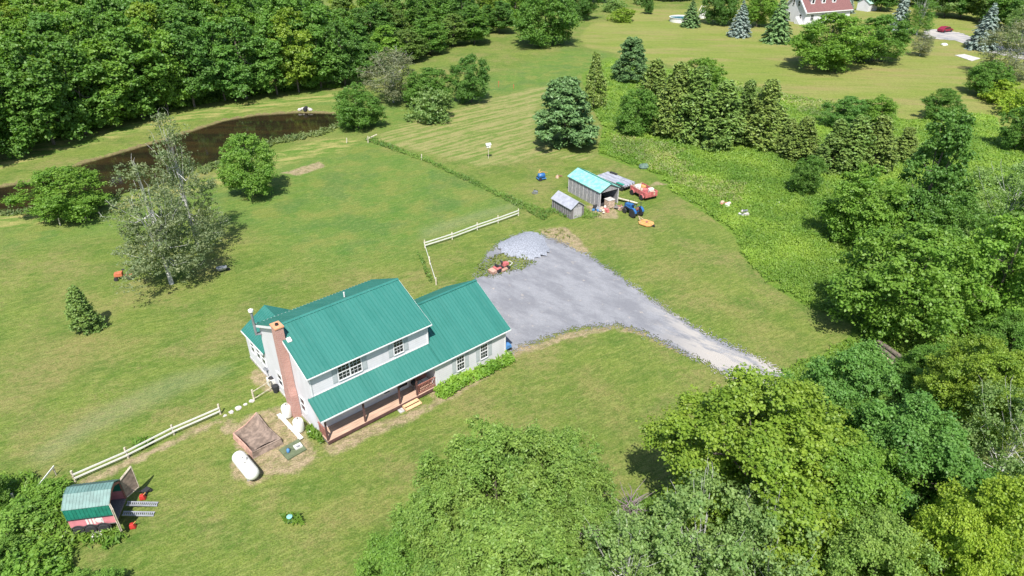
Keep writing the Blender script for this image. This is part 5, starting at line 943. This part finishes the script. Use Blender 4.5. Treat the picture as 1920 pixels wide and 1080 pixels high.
junk('meadow_scrap', tuple(g(1362, 386)*np.array([1, 1, 0])), 'pinkish and white scrap heap in the meadow', 'scrap', ['fadedred', 'white', 'tan'], 21, 1.3, 6)
junk('meadow_scrap', tuple(g(1392, 403)*np.array([1, 1, 0])), 'grey and white scrap heap in the meadow, right of the pinkish one', 'scrap', ['metal', 'white', 'stone'], 22, 1.1, 6)
junk('meadow_scrap', tuple(g(1461, 382)*np.array([1, 1, 0])), 'small white piece of scrap farthest right in the meadow', 'scrap', ['white', 'stone'], 23, .8, 3)
p = g(1207, 315); q = MB(); rock(q, (0, 0, -.1), .9, 55); o = q.build('tarp_covered_pile', simple('grey_green_tarp', (.10, .16, .12), .7, var=.3)); o.location = (p[0], p[1], 0); tag(o, 'low dark grey-green tarp heap at the meadow edge behind the wagon', 'tarp heap')
p = g(417, 510); e = empty('wheelbarrow', (p[0], p[1], 0), .5, 'dark wheelbarrow on the lawn right of the front birch', 'wheelbarrow'); q = MB(); q.hexa([(-.3, -.2, .3), (.3, -.2, .3), (.3, .2, .3), (-.3, .2, .3), (-.5, -.32, .62), (.55, -.32, .55), (.55, .32, .55), (-.5, .32, .62)]); q.build('tray', M_['metal'], e)
q = MB(); q.tube([(.6, 0, .15), (-.2, -.25, .35), (-1.0, -.28, .55)], .025); q.tube([(.6, 0, .15), (-.2, .25, .35), (-1.0, .28, .55)], .025); q.build('handle', M_['black'], e); q = MB(); q.lathe([(.18, -.04), (.18, .04)], 14, (.65, 0, .18), 'y'); q.build('wheel', M_['black'], e)
p = g(234, 522); e = empty('garden_tractor', (p[0], p[1], 0), .2, 'small orange garden tractor under the left side of the front birch', 'garden tractor')
q = MB(); q.hexa([(-.9, -.28, .35), (-.05, -.28, .35), (-.05, .28, .35), (-.9, .28, .35), (-.85, -.24, .75), (-.05, -.26, .85), (-.05, .26, .85), (-.85, .24, .75)]); q.build('hood', M_['orange'], e, bevel=.05); q = MB(); q.box(.3, .95, -.42, .42, .45, .6); q.build('rear_fender', M_['orange'], e, bevel=.05)
q = MB(); q.box(.35, .7, -.2, .2, .6, .72); q.box(.68, .76, -.2, .2, .7, 1.0); q.build('seat', M_['black'], e); q = MB(); q.box(-.8, .9, -.15, .15, .25, .4); q.build('chassis', M_['black'], e)
for x, r in ((.6, .28), (-.7, .2)):
    for y in (-.42, .42): q = MB(); q.lathe([(r, -.09), (r, .09)], 14, (x, y, r), 'y'); q.build('wheel', M_['black'], e)
q = MB(); q.tube([(-.05, 0, .8), (.1, 0, 1.05)], .02); q.lathe([(.16, 0), (.16, .03)], 12, (.1, 0, 1.05)); q.build('steering_wheel', M_['black'], e)
p = g(545, 978); e = empty('well_pump', (p[0], p[1], 0), 0, 'small teal well cap in a tuft of weeds on the front lawn', 'well cap'); q = MB(); q.lathe([(.14, 0), (.14, .45)], 14); q.build('casing', M_['trgreend'], e); q = MB(); q.lathe([(.19, .451), (.19, .50), (.08, .56)], 14); q.build('cap', M_['teal'], e)
p = g(935, 163); q = MB(); q.tube([(0, 0, 0), (0, 0, .9)], .05, 6); q.box(-.12, .12, -.03, .03, .9, 1.15); o = q.build('marker_stake', M_['orange']); o.location = (p[0], p[1], 0); tag(o, 'small orange marker stake in the mown field, left one', 'stake')
p = g(963, 166); q = MB(); q.tube([(0, 0, 0), (0, 0, .6)], .05, 6); q.box(-.1, .1, -.03, .03, .6, .8); o = q.build('marker_stake', M_['orange']); o.location = (p[0], p[1], 0); tag(o, 'small orange marker stake in the mown field, right one', 'stake')
# ---------------------------------------------------------------- far property
fp = g(1507, 46); FA = R(22); e = empty('far_house', (fp[0], fp[1], 0), FA, 'white house with brown-red roof and three white dormers at the top edge', 'house'); FL, FW_, FE, FR = 17, 9, 3.6, 8.2
q = MB(); q.prism([(0, -.2), (FW_, -.2), (FW_, FE), (FW_/2, FR-.15), (0, FE)], 0, FL); q.build('wall', M_['siding'], e)
q = MB()
for y0, y1 in ((-.5, FW_/2), (FW_+.5, FW_/2)):
    z0 = FE-.5*(FR-FE)/(FW_/2)+.02; q.hexa([(-.1, y0, z0), (FL+.4, y0, z0), (FL+.4, y1, FR), (-.1, y1, FR), (-.1, y0, z0+.18), (FL+.4, y0, z0+.18), (FL+.4, y1, FR+.18), (-.1, y1, FR+.18)])
rf = q.build('roof', M_['brownroof'], e)
q = MB()
for y0, y1 in ((-.55, FW_/2), (FW_+.55, FW_/2)):
    z0 = FE-.5*(FR-FE)/(FW_/2); q.hexa([(-.55, y0, z0-.2), (-.103, y0, z0-.2), (-.103, y1, FR-.2), (-.55, y1, FR-.2), (-.55, y0, z0+.24), (-.103, y0, z0+.24), (-.103, y1, FR+.24), (-.55, y1, FR+.24)])
q.build('rake_and_shade_band', M_['grey'], e)  # grey covers rake and soffit, with the wall's shade painted in
q = MB(); q.box(-.1, FL+.3, -.62, -.50, FE-.55, FE-.33); q.build('gutter', M_['trim'], e)
sF = (FR-FE)/(FW_/2)
for x in (3.2, 7.2, 11.2):
    y = 1.5; z = FE+y*sF; q = MB(); q.box(x-.7, x+.7, y-.1, y+2.2, z-.3, z+1.5); d_ = q.build('dormer', M_['trim'], e); q = MB(); q.prism([(x-.95, z+1.501), (x+.95, z+1.501), (x, z+2.35)], y-.3, y+2.6, 'y'); q.build('dormer_roof', M_['trim'], d_); q = MB(); q.box(x-.38, x+.38, y-.13, y-.103, z+.35, z+1.25); q.build('dormer_window', M_['glass'], d_)
for y in (3.0, 5.2): window(e, 'u', y, y+.75, 4.6, 6.0, 0, 1)
for y in (1.5, 6.2): window(e, 'u', y, y+.9, 1.2, 2.5, 0, 1)
for x in (2.0, 6.0, 10.0): window(e, 'v', x, x+1.1, 1.1, 2.5, 0, 2)
q = MB()
for k in range(7): q.box(-1.4, -.05, .3+k*.32, .3+k*.32+.31, 0, .28+.26*k)
q.build('outside_stairs', M_['trim'], e)
p = g(1276, 40); e = empty('swimming_pool', (p[0], p[1], 0), 0, 'round above-ground swimming pool with white wall on the far lawn', 'pool'); q = MB(); q.lathe([(3.3, 0), (3.3, 1.2), (3.45, 1.22), (3.45, 1.28), (3.2, 1.28), (3.2, .8)], 32); q.build('pool_wall', M_['white'], e)
q = MB(); q.lathe([(3.19, 1.0), (3.19, 1.05)], 32); q.build('pool_water', NG('pool_blue').done((.05, .16, .20), .1), e)
q = MB(); q.bar((3.3, -.5, 1.3), (4.6, -.5, 0), .8, .1); q.build('pool_steps', M_['white'], e)
p = g(1317, 34); e = empty('pool_slide', (p[0], p[1], 0), R(200), 'white pool slide tower right of the small spruce', 'slide'); q = MB(); q.hexa([(-.9, -.9, 0), (.9, -.9, 0), (.9, .9, 0), (-.9, .9, 0), (-.5, -.5, 2.3), (.5, -.5, 2.3), (.5, .5, 2.3), (-.5, .5, 2.3)]); q.build('tower', M_['white'], e)
q = MB(); q.tube([(-.5, -.5, 2.3), (-.3, -.5, 3.4), (.5, -.5, 3.5), (1.6, -.5, 1.4)], .08); q.tube([(-.5, .5, 2.3), (-.3, .5, 3.4), (.5, .5, 3.5), (1.6, .5, 1.4)], .08); q.build('handrail', M_['white'], e)
p = g(1627, 22); e = empty('garden_shed', (p[0], p[1], 0), R(35), 'pale green roofed shed behind the far house', 'shed'); q = MB(); q.prism([(0, 0), (4, 0), (4, 2.4), (2, 3.6), (0, 2.4)], 0, 5); q.build('wall', M_['siding'], e); q = MB(); q.hexa([(-.2, -.3, 2.3), (5.2, -.3, 2.3), (5.2, 2, 3.7), (-.2, 2, 3.7), (-.2, -.3, 2.42), (5.2, -.3, 2.42), (5.2, 2, 3.82), (-.2, 2, 3.82)]); q.hexa([(-.2, 4.3, 2.3), (5.2, 4.3, 2.3), (5.2, 2.01, 3.7), (-.2, 2.01, 3.7), (-.2, 4.3, 2.42), (5.2, 4.3, 2.42), (5.2, 2.01, 3.82), (-.2, 2.01, 3.82)]); q.build('roof', simple('pale_green_roof', (.32, .50, .42), .6), e); q = MB(); q.box(1.5, 2.6, -.03, -.003, .1, 2.0); q.build('door', M_['barn'], e)
p = g(1771, 60); e = empty('parked_car', (p[0], p[1], .05), R(25), 'dark red car parked at the end of the far driveway', 'car'); q = MB(); q.prism([(-2.2, .3), (2.2, .3), (2.25, .75), (1.2, .95), (.7, 1.42), (-1.0, 1.45), (-1.9, 1.0), (-2.25, .9)], -.85, .85, 'y'); q.build('body', M_['maroon'], e, bevel=.06)
q = MB(); q.prism([(-1.6, .98), (1.05, .98), (.65, 1.36), (-.95, 1.38)], -.87, .87, 'y'); q.build('side_windows', M_['glass'], e)
for x in (-1.4, 1.4):
    for y in (-.86, .86): q = MB(); q.lathe([(.33, -.1), (.33, .1)], 16, (x, y, .33), 'y'); q.build('wheel', M_['black'], e)
for y in (-.6, .6): q = MB(); q.box(2.2, 2.27, y-.18, y+.18, .6, .75); q.build('headlight', M_['white'], e)
cs = [g(1790, 104), g(1822, 115), g(1838, 110), g(1808, 102)]; q = MB(); q.hexa([(p[0], p[1], -.1) for p in cs]+[(p[0], p[1], .1) for p in cs]); o = q.build('concrete_slab', M_['stone']); tag(o, 'flat pale concrete slab on the far lawn', 'slab')
p = g(1770, 85); q = MB(); rock(q, (0, 0, -.1), .8, 91); o = q.build('boulder', M_['white']); o.location = (p[0], p[1], 0); tag(o, 'pale boulder beside the far driveway', 'boulder')

DEADW = simple('dead_twigs', (.20, .155, .16), .9, var=.35, scale=5)
for (cx, cy, zc, n, sz, l) in ((1182, 945, 5.2, 46, 1.5, 'tangle of dead purplish brown branches at the top right of the willow clump'), (1110, 985, 5.6, 26, .9, 'smaller tangle of dead brown branches left of the big dead tangle')):
    p = g(cx, cy, zc); rr = random.Random(cx); q = MB(); q.tube([(0, 0, -zc-.2), (.15, .1, -zc*.5), (0, 0, 0)], [.12, .09, .05], 6)
    for k in range(n):
        a = rr.uniform(0, 6.28); L = sz*rr.uniform(.5, 1.2); st = Vector((rr.uniform(-.3, .3), rr.uniform(-.3, .3), rr.uniform(-1.6, .1))); d = Vector((math.cos(a), math.sin(a), rr.uniform(-.1, .8))).normalized()
        m1 = st+d*L*.55+Vector((rr.uniform(-.1, .1), rr.uniform(-.1, .1), .1)); q.tube([st, m1, st+d*L+Vector((0, 0, rr.uniform(-.2, .3)))], [.03, .022, .008], 4); q.tube([m1, m1+Vector((rr.uniform(-.5, .5), rr.uniform(-.5, .5), rr.uniform(.1, .5)))], [.016, .006], 4)
    o = q.build('dead_branches', DEADW); o.location = tuple(p); tag(o, l, 'dead tree')
